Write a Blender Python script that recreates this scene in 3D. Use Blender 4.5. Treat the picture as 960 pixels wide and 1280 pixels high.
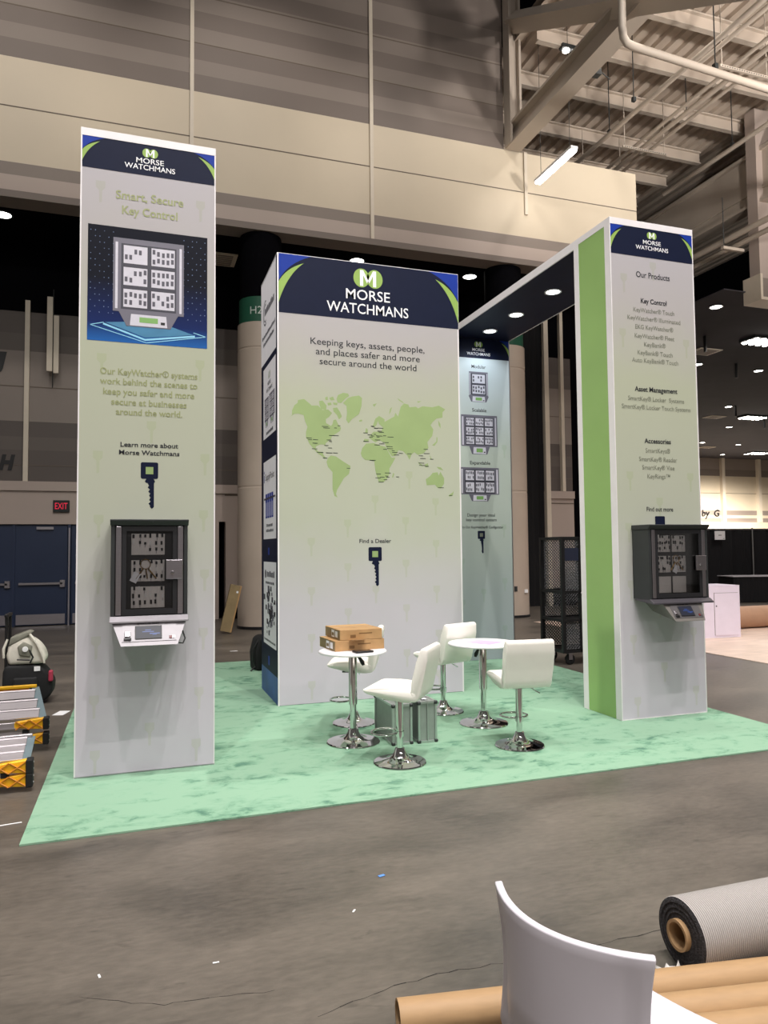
import bpy, bmesh, math, random
from mathutils import Matrix, Vector

# ------------------------------------------------------------------ camera, world, lights, exposure
scene = bpy.context.scene
for o in list(bpy.data.objects):
    bpy.data.objects.remove(o)
COL = scene.collection
R = math.radians

cam_data = bpy.data.cameras.new('camera')
cam_data.sensor_fit = 'VERTICAL'
cam_data.sensor_height = 36.0
cam_data.sensor_width = 27.0
cam_data.lens = 903.9 / 1280 * 36
cam_data.clip_start = 0.05
cam_data.clip_end = 300
cam = bpy.data.objects.new('camera', cam_data)
COL.objects.link(cam)
cam.matrix_world = Matrix(((0.94663671, -0.00700450, -0.32222643, 0.0),
                           (-0.32215421, -0.05089317, -0.94531823, 0.0),
                           (-0.00977764, 0.99867954, -0.05043387, 1.6585),
                           (0, 0, 0, 1)))
scene.camera = cam

scene.view_settings.view_transform = 'Standard'
scene.view_settings.look = 'None'
scene.view_settings.gamma = 1.0
scene.view_settings.use_curve_mapping = False
scene.view_settings.exposure = 0.0

world = bpy.data.worlds.new('world')
scene.world = world
world.use_nodes = True
world.node_tree.nodes['Background'].inputs[0].default_value = (1.0, 0.93, 0.87, 1)
world.node_tree.nodes['Background'].inputs[1].default_value = 0.10


def spot(name, loc, watts, angle=140, radius=0.2, color=(1, 0.95, 0.9), target=None, blend=0.6):
    d = bpy.data.lights.new(name, 'SPOT')
    d.energy = watts
    d.spot_size = R(angle)
    d.spot_blend = blend
    d.shadow_soft_size = radius
    d.color = color
    o = bpy.data.objects.new(name, d)
    COL.objects.link(o)
    o.location = loc
    if target is not None:
        o.rotation_euler = (Vector(target) - Vector(loc)).to_track_quat('-Z', 'Y').to_euler()
    return o


# high-bay lamps of the hall, hung above and before the booth
HIGH_BAY = [(-5.2, 1.5, 700), (-1.3, 1.4, 2900), (2.6, 1.6, 2900), (6.7, 1.4, 2900), (10.5, 1.5, 600),
            (0.2, -2.0, 2400), (4.6, -1.9, 2400), (-1.0, -7.5, 1400), (6.0, -7.5, 1400)]
for hx, hy, hw in HIGH_BAY:
    spot('high_bay_and_fill_lamp', (hx, hy, 15.5), hw * 1.0, 136, 0.07, (1.0, 0.955, 0.915), blend=0.9)
for hx in (-4.0, 3.0, 9.0):
    spot('hall_fill_lamp', (hx, -12.0, 12.0), 1250, 110, 0.3, (1.0, 0.955, 0.92), (hx * 0.6, 5.5, 1.5), blend=0.9)  # added frontal fill, lifts the shadow cores under the cabinets
for hx, hy in ((0.5, 9.2), (4.6, 9.4), (8.0, 9.4)):
    spot('high_bay_and_fill_lamp', (hx, hy, 12.6), 330, 74, 0.2, (1.0, 0.945, 0.89), blend=0.6)
spot('high_bay_and_fill_lamp', (12.0, 8.0, 12.6), 700, 90, 0.2, (1.0, 0.945, 0.89), blend=0.6)
spot('high_bay_and_fill_lamp', (-7.5, 6.8, 13.5), 3400, 44, 0.15, (1.0, 0.955, 0.915), (1.0, 7.8, 2.6), 0.8)  # added narrow spot brightening the left side of the central tower
# added fill lamps brightening the great upper wall, unseen above and before it
for hx, hw in ((-8, 650), (-3, 650), (2, 600), (6.5, 400), (10.5, 330)):
    spot('wall_fill_lamp', (hx, 10.2, 13.2), hw, 76, 0.3, (1.0, 0.93, 0.86), (hx, 15.2, 10.9 - 0.13 * hx), 0.8)
# added fill uplights brightening the roof deck of the right bay, out of the picture
for hx, hw in ((10.5, 3400), (14.5, 3600)):
    spot('roof_fill_light', (hx, 3.0, 8.5), hw, 80, 0.3, (1.0, 0.94, 0.88), (hx + 0.6, 12.5, 13.9), 0.8)
# lamps of the low hall beyond, under its dark ceiling
spot('low_hall_lamp', (20.3, 18.9, 8.4), 900, 150, 0.4, (1, 0.93, 0.86))
spot('low_hall_lamp', (31.8, 30.6, 8.4), 2200, 150, 0.4, (1, 0.93, 0.86))
spot('low_hall_lamp', (42.0, 38.5, 8.4), 24000, 165, 0.4, (1, 0.91, 0.80))
spot('low_hall_lamp', (16.0, 12.5, 9.5), 900, 120, 0.4, (1, 0.90, 0.86))


# ------------------------------------------------------------------ materials
def srgb(h):
    h = h.lstrip('#')
    out = []
    for i in (0, 2, 4):
        c = int(h[i:i + 2], 16) / 255
        out.append(c / 12.92 if c <= 0.04045 else ((c + 0.055) / 1.055) ** 2.4)
    return tuple(out) + (1.0,)


MATS = {}


def mat(name, col, rough=0.5, metal=0.0, spec=0.5, var=0.0, scale=8.0, bump=0.0, bscale=60.0, emit=0.0, stretch=None, coat=0.0):
    """Principled material with procedural noise in its colour and relief."""
    if name in MATS:
        return MATS[name]
    m = bpy.data.materials.new(name)
    m.use_nodes = True
    nt = m.node_tree
    b = nt.nodes['Principled BSDF']
    c = srgb(col)
    b.inputs['Roughness'].default_value = rough
    b.inputs['Metallic'].default_value = metal
    b.inputs['Specular IOR Level'].default_value = spec
    b.inputs['Base Color'].default_value = c
    b.inputs['Coat Weight'].default_value = coat
    tc = nt.nodes.new('ShaderNodeTexCoord')
    src = tc.outputs['Object']
    if stretch:
        mp = nt.nodes.new('ShaderNodeMapping')
        mp.inputs['Scale'].default_value = stretch
        nt.links.new(src, mp.inputs['Vector'])
        src = mp.outputs['Vector']
    if var > 0:
        n = nt.nodes.new('ShaderNodeTexNoise')
        n.inputs['Scale'].default_value = scale
        n.inputs['Detail'].default_value = 5
        nt.links.new(src, n.inputs['Vector'])
        rp = nt.nodes.new('ShaderNodeValToRGB')
        rp.color_ramp.elements[0].position = 0.3
        rp.color_ramp.elements[1].position = 0.7
        rp.color_ramp.elements[0].color = tuple(x * (1 - var) for x in c[:3]) + (1,)
        rp.color_ramp.elements[1].color = tuple(min(1, x * (1 + var)) for x in c[:3]) + (1,)
        nt.links.new(n.outputs['Fac'], rp.inputs['Fac'])
        nt.links.new(rp.outputs['Color'], b.inputs['Base Color'])
    if bump > 0:
        n2 = nt.nodes.new('ShaderNodeTexNoise')
        n2.inputs['Scale'].default_value = bscale
        n2.inputs['Detail'].default_value = 4
        nt.links.new(src, n2.inputs['Vector'])
        bp = nt.nodes.new('ShaderNodeBump')
        bp.inputs['Strength'].default_value = bump
        bp.inputs['Distance'].default_value = 0.01
        nt.links.new(n2.outputs['Fac'], bp.inputs['Height'])
        nt.links.new(bp.outputs['Normal'], b.inputs['Normal'])
    if emit > 0:
        b.inputs['Emission Color'].default_value = c
        b.inputs['Emission Strength'].default_value = emit
    MATS[name] = m
    return m


def print_mat(name, stops, mul=(1, 1, 1), rough=0.45):
    """The printed tower fabric: a vertical colour blend (height in metres)."""
    m = bpy.data.materials.new(name)
    m.use_nodes = True
    nt = m.node_tree
    b = nt.nodes['Principled BSDF']
    b.inputs['Roughness'].default_value = rough
    b.inputs['Specular IOR Level'].default_value = 0.25
    tc = nt.nodes.new('ShaderNodeTexCoord')
    sx = nt.nodes.new('ShaderNodeSeparateXYZ')
    nt.links.new(tc.outputs['Object'], sx.inputs[0])
    mr = nt.nodes.new('ShaderNodeMapRange')
    mr.inputs['From Max'].default_value = 4.877
    nt.links.new(sx.outputs['Z'], mr.inputs['Value'])
    n = nt.nodes.new('ShaderNodeTexNoise')
    n.inputs['Scale'].default_value = 1.6
    nt.links.new(tc.outputs['Object'], n.inputs['Vector'])
    ad = nt.nodes.new('ShaderNodeMath')
    ad.operation = 'MULTIPLY_ADD'
    ad.inputs[1].default_value = 0.13
    nt.links.new(n.outputs['Fac'], ad.inputs[0])
    nt.links.new(mr.outputs['Result'], ad.inputs[2])
    rp = nt.nodes.new('ShaderNodeValToRGB')
    cr = rp.color_ramp
    while len(cr.elements) < len(stops):
        cr.elements.new(0.5)
    for e, (z, c) in zip(cr.elements, stops):
        e.position = min(1, z / 4.877 + 0.08)
        cc = srgb(c)
        e.color = tuple(cc[i] * mul[i] for i in range(3)) + (1,)
    nt.links.new(ad.outputs[0], rp.inputs['Fac'])
    nt.links.new(rp.outputs['Color'], b.inputs['Base Color'])
    MATS[name] = m
    return m


GRAD = [(0.0, '#ccc3d0'), (0.9, '#bfbbc2'), (1.9, '#b4b8a8'), (3.2, '#b0b49f'), (3.9, '#afabaa'), (4.6, '#aeaaaf')]  # print tones, upper stops darkened to offset stronger lamp light near the top
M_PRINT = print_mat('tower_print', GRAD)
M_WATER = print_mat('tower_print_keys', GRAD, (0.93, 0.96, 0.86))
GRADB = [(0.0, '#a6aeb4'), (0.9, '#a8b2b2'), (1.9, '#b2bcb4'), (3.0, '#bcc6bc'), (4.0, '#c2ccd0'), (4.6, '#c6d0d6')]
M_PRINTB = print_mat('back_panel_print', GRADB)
M_WATERB = print_mat('back_panel_print_keys', GRADB, (0.9, 0.95, 0.88))

M_WHITE = mat('white_laminate', '#e6e2e4', 0.4, var=0.02)
M_NAVY = mat('navy_print', '#161c33', 0.5, spec=0.12, var=0.05)
M_BLUE = mat('blue_print', '#1b3794', 0.45, spec=0.15, var=0.04)
M_GREENP = mat('green_print', '#8fae57', 0.45, spec=0.3, var=0.04)
M_MAPG = mat('map_green_print', '#97ab76', 0.5, spec=0.3, var=0.05, scale=3)
M_TWHITE = mat('white_print', '#f0f0f2', 0.5)
M_TOLIVE = mat('olive_print', '#959b6e', 0.5)
M_TGREY = mat('grey_print', '#777a6c', 0.5)
M_TDARK = mat('dark_print', '#1d2028', 0.5)
M_GREENPANEL = mat('green_panel', '#8fb26a', 0.45, var=0.04, scale=1.5)
M_CHROME = mat('chrome', '#d4d2d2', 0.06, 1.0, var=0.02)
M_STEEL = mat('brushed_steel', '#b9b4ba', 0.32, 1.0, var=0.05, stretch=(1, 1, 30))
M_SILVERP = mat('silver_paint', '#969298', 0.4, 0.1, var=0.03)
M_CHAR = mat('charcoal_powder_coat', '#2b2e2f', 0.5, var=0.06)
M_BLACK = mat('black_plastic', '#141416', 0.45, var=0.08)
M_RUBBER = mat('black_rubber', '#101011', 0.8, var=0.1)
M_LEATHER = mat('white_leatherette', '#f3efe8', 0.42, var=0.02, bump=0.06, bscale=120)
M_TABLE = mat('white_table_laminate', '#f2eef2', 0.3, var=0.01)
M_CARD = mat('brown_cardboard', '#b08b5e', 0.75, var=0.1, scale=14, bump=0.08)
M_CARDEDGE = mat('cardboard_dark_side', '#8f7c5a', 0.8, var=0.1)
M_KRAFT = mat('kraft_paper', '#a98862', 0.6, var=0.06, scale=6, stretch=(2, 9, 9))
M_ALU = mat('aluminium_sheet', '#9ea4a0', 0.45, 0.55, var=0.05, scale=20, bump=0.06, bscale=200)
M_ALUE = mat('aluminium_edge', '#c6c8c8', 0.3, 0.9, var=0.04)
M_YELLOW = mat('yellow_fibreglass', '#f2b81a', 0.45, var=0.06)
M_ORANGE = mat('orange_fibreglass', '#c9801c', 0.5, var=0.06)
M_ALULAD = mat('ladder_aluminium', '#b6b0b4', 0.4, 0.6, var=0.06, stretch=(1, 20, 20))
M_BLUEGREY = mat('blue_grey_metal', '#7b8d94', 0.4, 0.4, var=0.05)
M_CONC_COL = mat('column_paint', '#b9aa9c', 0.5, var=0.04, scale=2)
M_BEIGE = mat('beige_wall_panel', '#d3c6b0', 0.55, var=0.03, scale=0.7)
M_TAUPE = mat('taupe_wall_stripe', '#8b8078', 0.6, var=0.04, scale=0.7)
M_TAUPE2 = mat('dark_taupe_wall_stripe', '#796e67', 0.6, var=0.04, scale=0.7)
M_JOINT = mat('wall_joint', '#6d6257', 0.7, var=0.03)
M_POST = mat('wall_post', '#d8cdbc', 0.5, var=0.02)
M_BEIGE2 = mat('beige_lower_wall', '#b5a69d', 0.55, var=0.03, scale=1)
M_PART = mat('shaded_partition_panel', '#8d837c', 0.6, var=0.03, scale=1)  # panel and stripe colours darkened for the weaker light high on this wall
M_PART2 = mat('dark_partition_stripe', '#5d5551', 0.6, var=0.03, scale=1)
M_PART3 = mat('mid_partition_stripe', '#665e59', 0.6, var=0.03, scale=1)
M_BLACKWALL = mat('black_painted_wall', '#08080c', 0.9, spec=0.05, var=0.1)
M_CEILB = mat('dark_tile_ceiling', '#343138', 0.85, var=0.1, scale=1.2)
M_DOOR = mat('navy_door_paint', '#23304c', 0.4, var=0.05, scale=2)
M_DECK = mat('roof_deck_paint', '#c0b2a4', 0.6, var=0.05, scale=1)
M_ROOFSTEEL = mat('roof_steel_paint', '#bdb1a4', 0.55, var=0.04, scale=1)
M_DRAPE = mat('black_drape', '#0c0c10', 0.9, var=0.2, scale=3, stretch=(8, 8, 1))
M_CABW = mat('lilac_white_panel', '#e6dcec', 0.4, var=0.02)
M_CHAIRW = mat('white_polypropylene', '#d6d1da', 0.33, var=0.01)
M_ROLLBACK = None


def emat(name, col, strength):
    m = mat(name, col, 0.5, emit=strength)
    return m


M_LED = emat('led_diffuser', '#fffaf2', 14.0)
M_LEDC = emat('cool_led_diffuser', '#f2fbff', 9.0)
M_TUBE = emat('fluorescent_tube', '#fff6ee', 16.0)
M_EXITR = emat('exit_letters_red', '#c8203c', 0.9)
M_SCREEN = emat('navy_screen', '#0b1126', 0.05)
M_SCREENG = mat('green_screen_print', '#7fae62', 0.5)


def glass_mat():
    m = bpy.data.materials.new('door_glass')
    m.use_nodes = True
    nt = m.node_tree
    nt.nodes.remove(nt.nodes['Principled BSDF'])
    out = nt.nodes['Material Output']
    tr = nt.nodes.new('ShaderNodeBsdfTransparent')
    tr.inputs[0].default_value = (0.94, 0.94, 0.95, 1)
    gl = nt.nodes.new('ShaderNodeBsdfGlossy')
    gl.inputs['Roughness'].default_value = 0.03
    fr = nt.nodes.new('ShaderNodeFresnel')
    fr.inputs['IOR'].default_value = 1.5
    mx = nt.nodes.new('ShaderNodeMixShader')
    nt.links.new(fr.outputs[0], mx.inputs[0])
    nt.links.new(tr.outputs[0], mx.inputs[1])
    nt.links.new(gl.outputs[0], mx.inputs[2])
    nt.links.new(mx.outputs[0], out.inputs[0])
    return m


M_GLASS = glass_mat()


def floor_mat():
    m = bpy.data.materials.new('polished_concrete')
    m.use_nodes = True
    nt = m.node_tree
    b = nt.nodes['Principled BSDF']
    tc = nt.nodes.new('ShaderNodeTexCoord')

    def noise(scale, detail=6, stretch=None, dist=0.0):
        n = nt.nodes.new('ShaderNodeTexNoise')
        n.inputs['Scale'].default_value = scale
        n.inputs['Detail'].default_value = detail
        n.inputs['Distortion'].default_value = dist
        if stretch:
            mp = nt.nodes.new('ShaderNodeMapping')
            mp.inputs['Scale'].default_value = stretch
            mp.inputs['Rotation'].default_value = (0, 0, 0.25)
            nt.links.new(tc.outputs['Object'], mp.inputs['Vector'])
            nt.links.new(mp.outputs['Vector'], n.inputs['Vector'])
        else:
            nt.links.new(tc.outputs['Object'], n.inputs['Vector'])
        return n
    big = noise(0.9, 8, (1, 2.2, 1), 0.6)
    fine = noise(14, 8, (1, 2.5, 1), 0.3)
    mixf = nt.nodes.new('ShaderNodeMath')
    mixf.operation = 'MULTIPLY_ADD'
    mixf.inputs[1].default_value = 0.45
    nt.links.new(fine.outputs['Fac'], mixf.inputs[0])
    nt.links.new(big.outputs['Fac'], mixf.inputs[2])
    rp = nt.nodes.new('ShaderNodeValToRGB')
    rp.color_ramp.elements[0].position = 0.48
    rp.color_ramp.elements[1].position = 0.98
    rp.color_ramp.elements[0].color = srgb('#48433d')
    rp.color_ramp.elements[1].color = srgb('#6e665d')
    nt.links.new(mixf.outputs[0], rp.inputs['Fac'])
    # scattered dark scuffs and pale dust spots
    sc = noise(3.2, 10, (1, 3.5, 1), 1.5)
    r2 = nt.nodes.new('ShaderNodeValToRGB')
    r2.color_ramp.elements[0].position = 0.62
    r2.color_ramp.elements[1].position = 0.72
    r2.color_ramp.elements[0].color = (1, 1, 1, 1)
    r2.color_ramp.elements[1].color = (0.72, 0.72, 0.72, 1)
    nt.links.new(sc.outputs['Fac'], r2.inputs['Fac'])
    mul = nt.nodes.new('ShaderNodeMix')
    mul.data_type = 'RGBA'
    mul.blend_type = 'MULTIPLY'
    mul.inputs['Factor'].default_value = 1.0
    nt.links.new(rp.outputs['Color'], mul.inputs['A'])
    nt.links.new(r2.outputs['Color'], mul.inputs['B'])
    nt.links.new(mul.outputs['Result'], b.inputs['Base Color'])
    rr = nt.nodes.new('ShaderNodeMapRange')
    rr.inputs['To Min'].default_value = 0.30
    rr.inputs['To Max'].default_value = 0.52
    nt.links.new(big.outputs['Fac'], rr.inputs['Value'])
    nt.links.new(rr.outputs['Result'], b.inputs['Roughness'])
    bp = nt.nodes.new('ShaderNodeBump')
    bp.inputs['Strength'].default_value = 0.06
    bp.inputs['Distance'].default_value = 0.01
    nt.links.new(fine.outputs['Fac'], bp.inputs['Height'])
    nt.links.new(bp.outputs['Normal'], b.inputs['Normal'])
    return m


def carpet_mat():
    m = bpy.data.materials.new('mint_carpet')
    m.use_nodes = True
    nt = m.node_tree
    b = nt.nodes['Principled BSDF']
    b.inputs['Roughness'].default_value = 0.95
    b.inputs['Specular IOR Level'].default_value = 0.1
    tc = nt.nodes.new('ShaderNodeTexCoord')
    mp = nt.nodes.new('ShaderNodeMapping')
    mp.inputs['Scale'].default_value = (1.0, 1.7, 1)
    mp.inputs['Rotation'].default_value = (0, 0, 0.12)
    nt.links.new(tc.outputs['Object'], mp.inputs['Vector'])
    def nz(scale, detail, rough, dist):
        q = nt.nodes.new('ShaderNodeTexNoise')
        q.inputs['Scale'].default_value = scale
        q.inputs['Detail'].default_value = detail
        q.inputs['Roughness'].default_value = rough
        q.inputs['Distortion'].default_value = dist
        nt.links.new(mp.outputs['Vector'], q.inputs['Vector'])
        return q
    big = nz(1.1, 3, 0.5, 0.4)
    n = nz(5.5, 10, 0.68, 0.5)
    mm = nt.nodes.new('ShaderNodeMath')
    mm.operation = 'MULTIPLY_ADD'
    mm.inputs[1].default_value = 0.55
    nt.links.new(big.outputs['Fac'], mm.inputs[0])
    nt.links.new(n.outputs['Fac'], mm.inputs[2])
    rp = nt.nodes.new('ShaderNodeValToRGB')
    e = rp.color_ramp.elements
    e[0].position = 0.56
    e[0].color = srgb('#587f6c')
    e[1].position = 0.80
    e[1].color = srgb('#8bae95')
    k = e.new(0.66)
    k.color = srgb('#759c83')
    k = e.new(0.71)
    k.color = srgb('#83a88f')
    nt.links.new(mm.outputs[0], rp.inputs['Fac'])
    nt.links.new(rp.outputs['Color'], b.inputs['Base Color'])
    f = nt.nodes.new('ShaderNodeTexNoise')
    f.inputs['Scale'].default_value = 260
    nt.links.new(tc.outputs['Object'], f.inputs['Vector'])
    bp = nt.nodes.new('ShaderNodeBump')
    bp.inputs['Strength'].default_value = 0.35
    bp.inputs['Distance'].default_value = 0.01
    nt.links.new(f.outputs['Fac'], bp.inputs['Height'])
    nt.links.new(bp.outputs['Normal'], b.inputs['Normal'])
    return m


def ribbed_mat():
    m = bpy.data.materials.new('ribbed_carpet_backing')
    m.use_nodes = True
    nt = m.node_tree
    b = nt.nodes['Principled BSDF']
    b.inputs['Roughness'].default_value = 0.85
    tc = nt.nodes.new('ShaderNodeTexCoord')
    w = nt.nodes.new('ShaderNodeTexWave')
    w.wave_type = 'BANDS'
    w.bands_direction = 'X'
    w.inputs['Scale'].default_value = 34
    w.inputs['Distortion'].default_value = 1.2
    w.inputs['Detail'].default_value = 3
    w.inputs['Detail Scale'].default_value = 6
    nt.links.new(tc.outputs['Object'], w.inputs['Vector'])
    rp = nt.nodes.new('ShaderNodeValToRGB')
    rp.color_ramp.elements[0].color = srgb('#8a8581')
    rp.color_ramp.elements[1].color = srgb('#b3adab')
    nt.links.new(w.outputs['Color'], rp.inputs['Fac'])
    nt.links.new(rp.outputs['Color'], b.inputs['Base Color'])
    bp = nt.nodes.new('ShaderNodeBump')
    bp.inputs['Strength'].default_value = 0.5
    bp.inputs['Distance'].default_value = 0.004
    nt.links.new(w.outputs['Fac'], bp.inputs['Height'])
    nt.links.new(bp.outputs['Normal'], b.inputs['Normal'])
    return m


M_FLOOR = floor_mat()
M_CARPET = carpet_mat()
M_ROLLBACK = ribbed_mat()

# ------------------------------------------------------------------ mesh helpers
TEXT_CACHE = {}


def text_poly(s, bold):
    key = (s, bold)
    if key in TEXT_CACHE:
        return TEXT_CACHE[key]
    cu = bpy.data.curves.new('lettering_outline', 'FONT')
    cu.body = s
    cu.size = 1.0
    cu.resolution_u = 3
    cu.offset = bold
    ob = bpy.data.objects.new('lettering_outline', cu)
    COL.objects.link(ob)
    dg = bpy.context.evaluated_depsgraph_get()
    dg.update()
    me = bpy.data.meshes.new_from_object(ob.evaluated_get(dg))
    vs = [tuple(v.co) for v in me.vertices]
    fs = [tuple(p.vertices) for p in me.polygons]
    bpy.data.objects.remove(ob)
    bpy.data.curves.remove(cu)
    bpy.data.meshes.remove(me)
    TEXT_CACHE[key] = (vs, fs)
    return vs, fs


CAP = max(v[1] for v in text_poly('H', 0.0)[0])


class MB:
    def __init__(self, m=None):
        self.bm = bmesh.new()
        self.mats = []
        self.mi = 0
        self.xf = Matrix.Identity(4)
        if m is not None:
            self.m(m)

    def m(self, material):
        if material not in self.mats:
            self.mats.append(material)
        self.mi = self.mats.index(material)
        return self

    def v(self, co):
        return self.bm.verts.new(self.xf @ Vector(co))

    def f(self, vs):
        try:
            fc = self.bm.faces.new(vs)
            fc.material_index = self.mi
            return fc
        except ValueError:
            return None

    def face(self, cos):
        return self.f([self.v(c) for c in cos])

    def hexa(self, c, bev=0.0, seg=2):
        """c: 8 corners, bottom ring then top ring."""
        vs = [self.v(p) for p in c]
        fs = [self.f([vs[i] for i in q]) for q in ((3, 2, 1, 0), (4, 5, 6, 7), (0, 1, 5, 4), (1, 2, 6, 5), (2, 3, 7, 6), (3, 0, 4, 7))]
        self._bev(fs, bev, seg)
        return self

    def _bev(self, fs, bev, seg):
        if bev > 0:
            es = set()
            for fc in fs:
                es.update(fc.edges)
            r = bmesh.ops.bevel(self.bm, geom=list(es), offset=bev, segments=seg, affect='EDGES', profile=0.5)
            for fc in r['faces']:
                fc.material_index = self.mi

    def box(self, x0, x1, y0, y1, z0, z1, bev=0.0, seg=2):
        return self.hexa([(x0, y0, z0), (x1, y0, z0), (x1, y1, z0), (x0, y1, z0),
                          (x0, y0, z1), (x1, y0, z1), (x1, y1, z1), (x0, y1, z1)], bev, seg)

    def prism(self, prof, axis, a0, a1, bev=0.0, seg=2):
        """extrude a closed profile along an axis. profile pairs are (y,z) for X, (x,z) for Y, (x,y) for Z."""
        def P(p, a):
            return {'X': (a, p[0], p[1]), 'Y': (p[0], a, p[1]), 'Z': (p[0], p[1], a)}[axis]
        A = [self.v(P(p, a0)) for p in prof]
        B = [self.v(P(p, a1)) for p in prof]
        n = len(prof)
        fs = [self.f(A[::-1]), self.f(B)]
        for i in range(n):
            fs.append(self.f([A[i], A[(i + 1) % n], B[(i + 1) % n], B[i]]))
        self._bev([q for q in fs if q], bev, seg)
        return self

    def tube(self, pts, r, n=10, closed=False, caps=True):
        P = [Vector(p) for p in pts]
        rings = []
        L = len(P)
        rr = r if isinstance(r, (list, tuple)) else [r] * L
        up = None
        for i, p in enumerate(P):
            if closed:
                t = (P[(i + 1) % L] - P[i - 1]).normalized()
            else:
                t = (P[min(i + 1, L - 1)] - P[max(i - 1, 0)]).normalized()
            if up is None:
                up = Vector((0, 0, 1)) if abs(t.z) < 0.9 else Vector((1, 0, 0))
            s = t.cross(up).normalized()
            up = s.cross(t).normalized()
            rings.append([self.v(p + (s * math.cos(2 * math.pi * k / n) + up * math.sin(2 * math.pi * k / n)) * rr[i]) for k in range(n)])
        for i in range(L if closed else L - 1):
            a, b = rings[i], rings[(i + 1) % L]
            for k in range(n):
                self.f([a[k], a[(k + 1) % n], b[(k + 1) % n], b[k]])
        if caps and not closed:
            self.f(rings[0][::-1])
            self.f(rings[-1])
        return self

    def lathe(self, prof, n=32, c=(0, 0, 0)):
        """revolve (r,z) profile about the local Z axis through c."""
        rings = []
        for r, z in prof:
            if r < 1e-5:
                rings.append([self.v((c[0], c[1], c[2] + z))])
            else:
                rings.append([self.v((c[0] + r * math.cos(2 * math.pi * k / n), c[1] + r * math.sin(2 * math.pi * k / n), c[2] + z)) for k in range(n)])
        for a, b in zip(rings, rings[1:]):
            for k in range(n):
                k2 = (k + 1) % n
                if len(a) == 1 and len(b) > 1:
                    self.f([a[0], b[k], b[k2]])
                elif len(b) == 1 and len(a) > 1:
                    self.f([a[k], a[k2], b[0]])
                elif len(a) > 1:
                    self.f([a[k], a[k2], b[k2], b[k]])
        return self

    # ---- flat print in the local X-Z plane facing -Y, d = how far it lies proud of the surface
    def poly(self, uv, d=0.001):
        vs = [self.v((u, -d, w)) for u, w in uv]
        fc = self.f(vs)
        if fc and len(uv) > 3:
            fc.normal_update()
            r = bmesh.ops.triangulate(self.bm, faces=[fc])
            for q in r['faces']:
                q.material_index = self.mi
        return self

    def rect(self, u0, u1, v0, v1, d=0.001):
        return self.poly([(u0, v0), (u1, v0), (u1, v1), (u0, v1)], d)

    def disc(self, u, w, r, d=0.001, n=28, rv=None):
        rv = rv or r
        vs = [self.v((u + r * math.cos(2 * math.pi * k / n), -d, w + rv * math.sin(2 * math.pi * k / n))) for k in range(n)]
        self.f(vs)
        return self

    def text(self, s, u, w, cap, width=None, d=0.002, bold=0.0, slant=0.0, align='c'):
        vs, fs = text_poly(s, bold)
        if not vs:
            return self
        x0 = min(v[0] for v in vs)
        x1 = max(v[0] for v in vs)
        k = cap / CAP
        kx = (width / (x1 - x0)) if width else k
        ox = {'c': (x0 + x1) / 2, 'l': x0, 'r': x1}[align]
        nv = [self.v((u + (v[0] - ox) * kx + slant * v[1] * k, -d, w + v[1] * k)) for v in vs]
        for q in fs:
            self.f([nv[i] for i in q])
        return self

    def build(self, name, parent=None, loc=None, rotz=0.0, smooth=None, recalc=True):
        if recalc:
            bmesh.ops.recalc_face_normals(self.bm, faces=self.bm.faces[:])
        me = bpy.data.meshes.new(name)
        self.bm.to_mesh(me)
        self.bm.free()
        for m in self.mats:
            me.materials.append(m)
        if smooth is not None:
            me.shade_smooth()
            me.set_sharp_from_angle(angle=R(smooth))
        o = bpy.data.objects.new(name, me)
        COL.objects.link(o)
        if parent is not None:
            o.parent = parent
        if loc is not None:
            o.location = loc
        o.rotation_euler.z = rotz
        return o


def tag(o, label, cat, group=None):
    o['label'] = label
    o['category'] = cat
    if group:
        o['group'] = group
    return o


def thing(name, label, cat, loc, rotz=0.0, group=None):
    o = bpy.data.objects.new(name, None)
    o.empty_display_size = 0.2
    COL.objects.link(o)
    o.location = loc
    o.rotation_euler.z = rotz
    return tag(o, label, cat, group)


def struct(o):
    o['kind'] = 'structure'
    return o


def copy_tree(o, parent=None):
    c = o.copy()
    COL.objects.link(c)
    if parent is not None:
        c.parent = parent
    for ch in list(o.children):
        copy_tree(ch, c)
    return c


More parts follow.
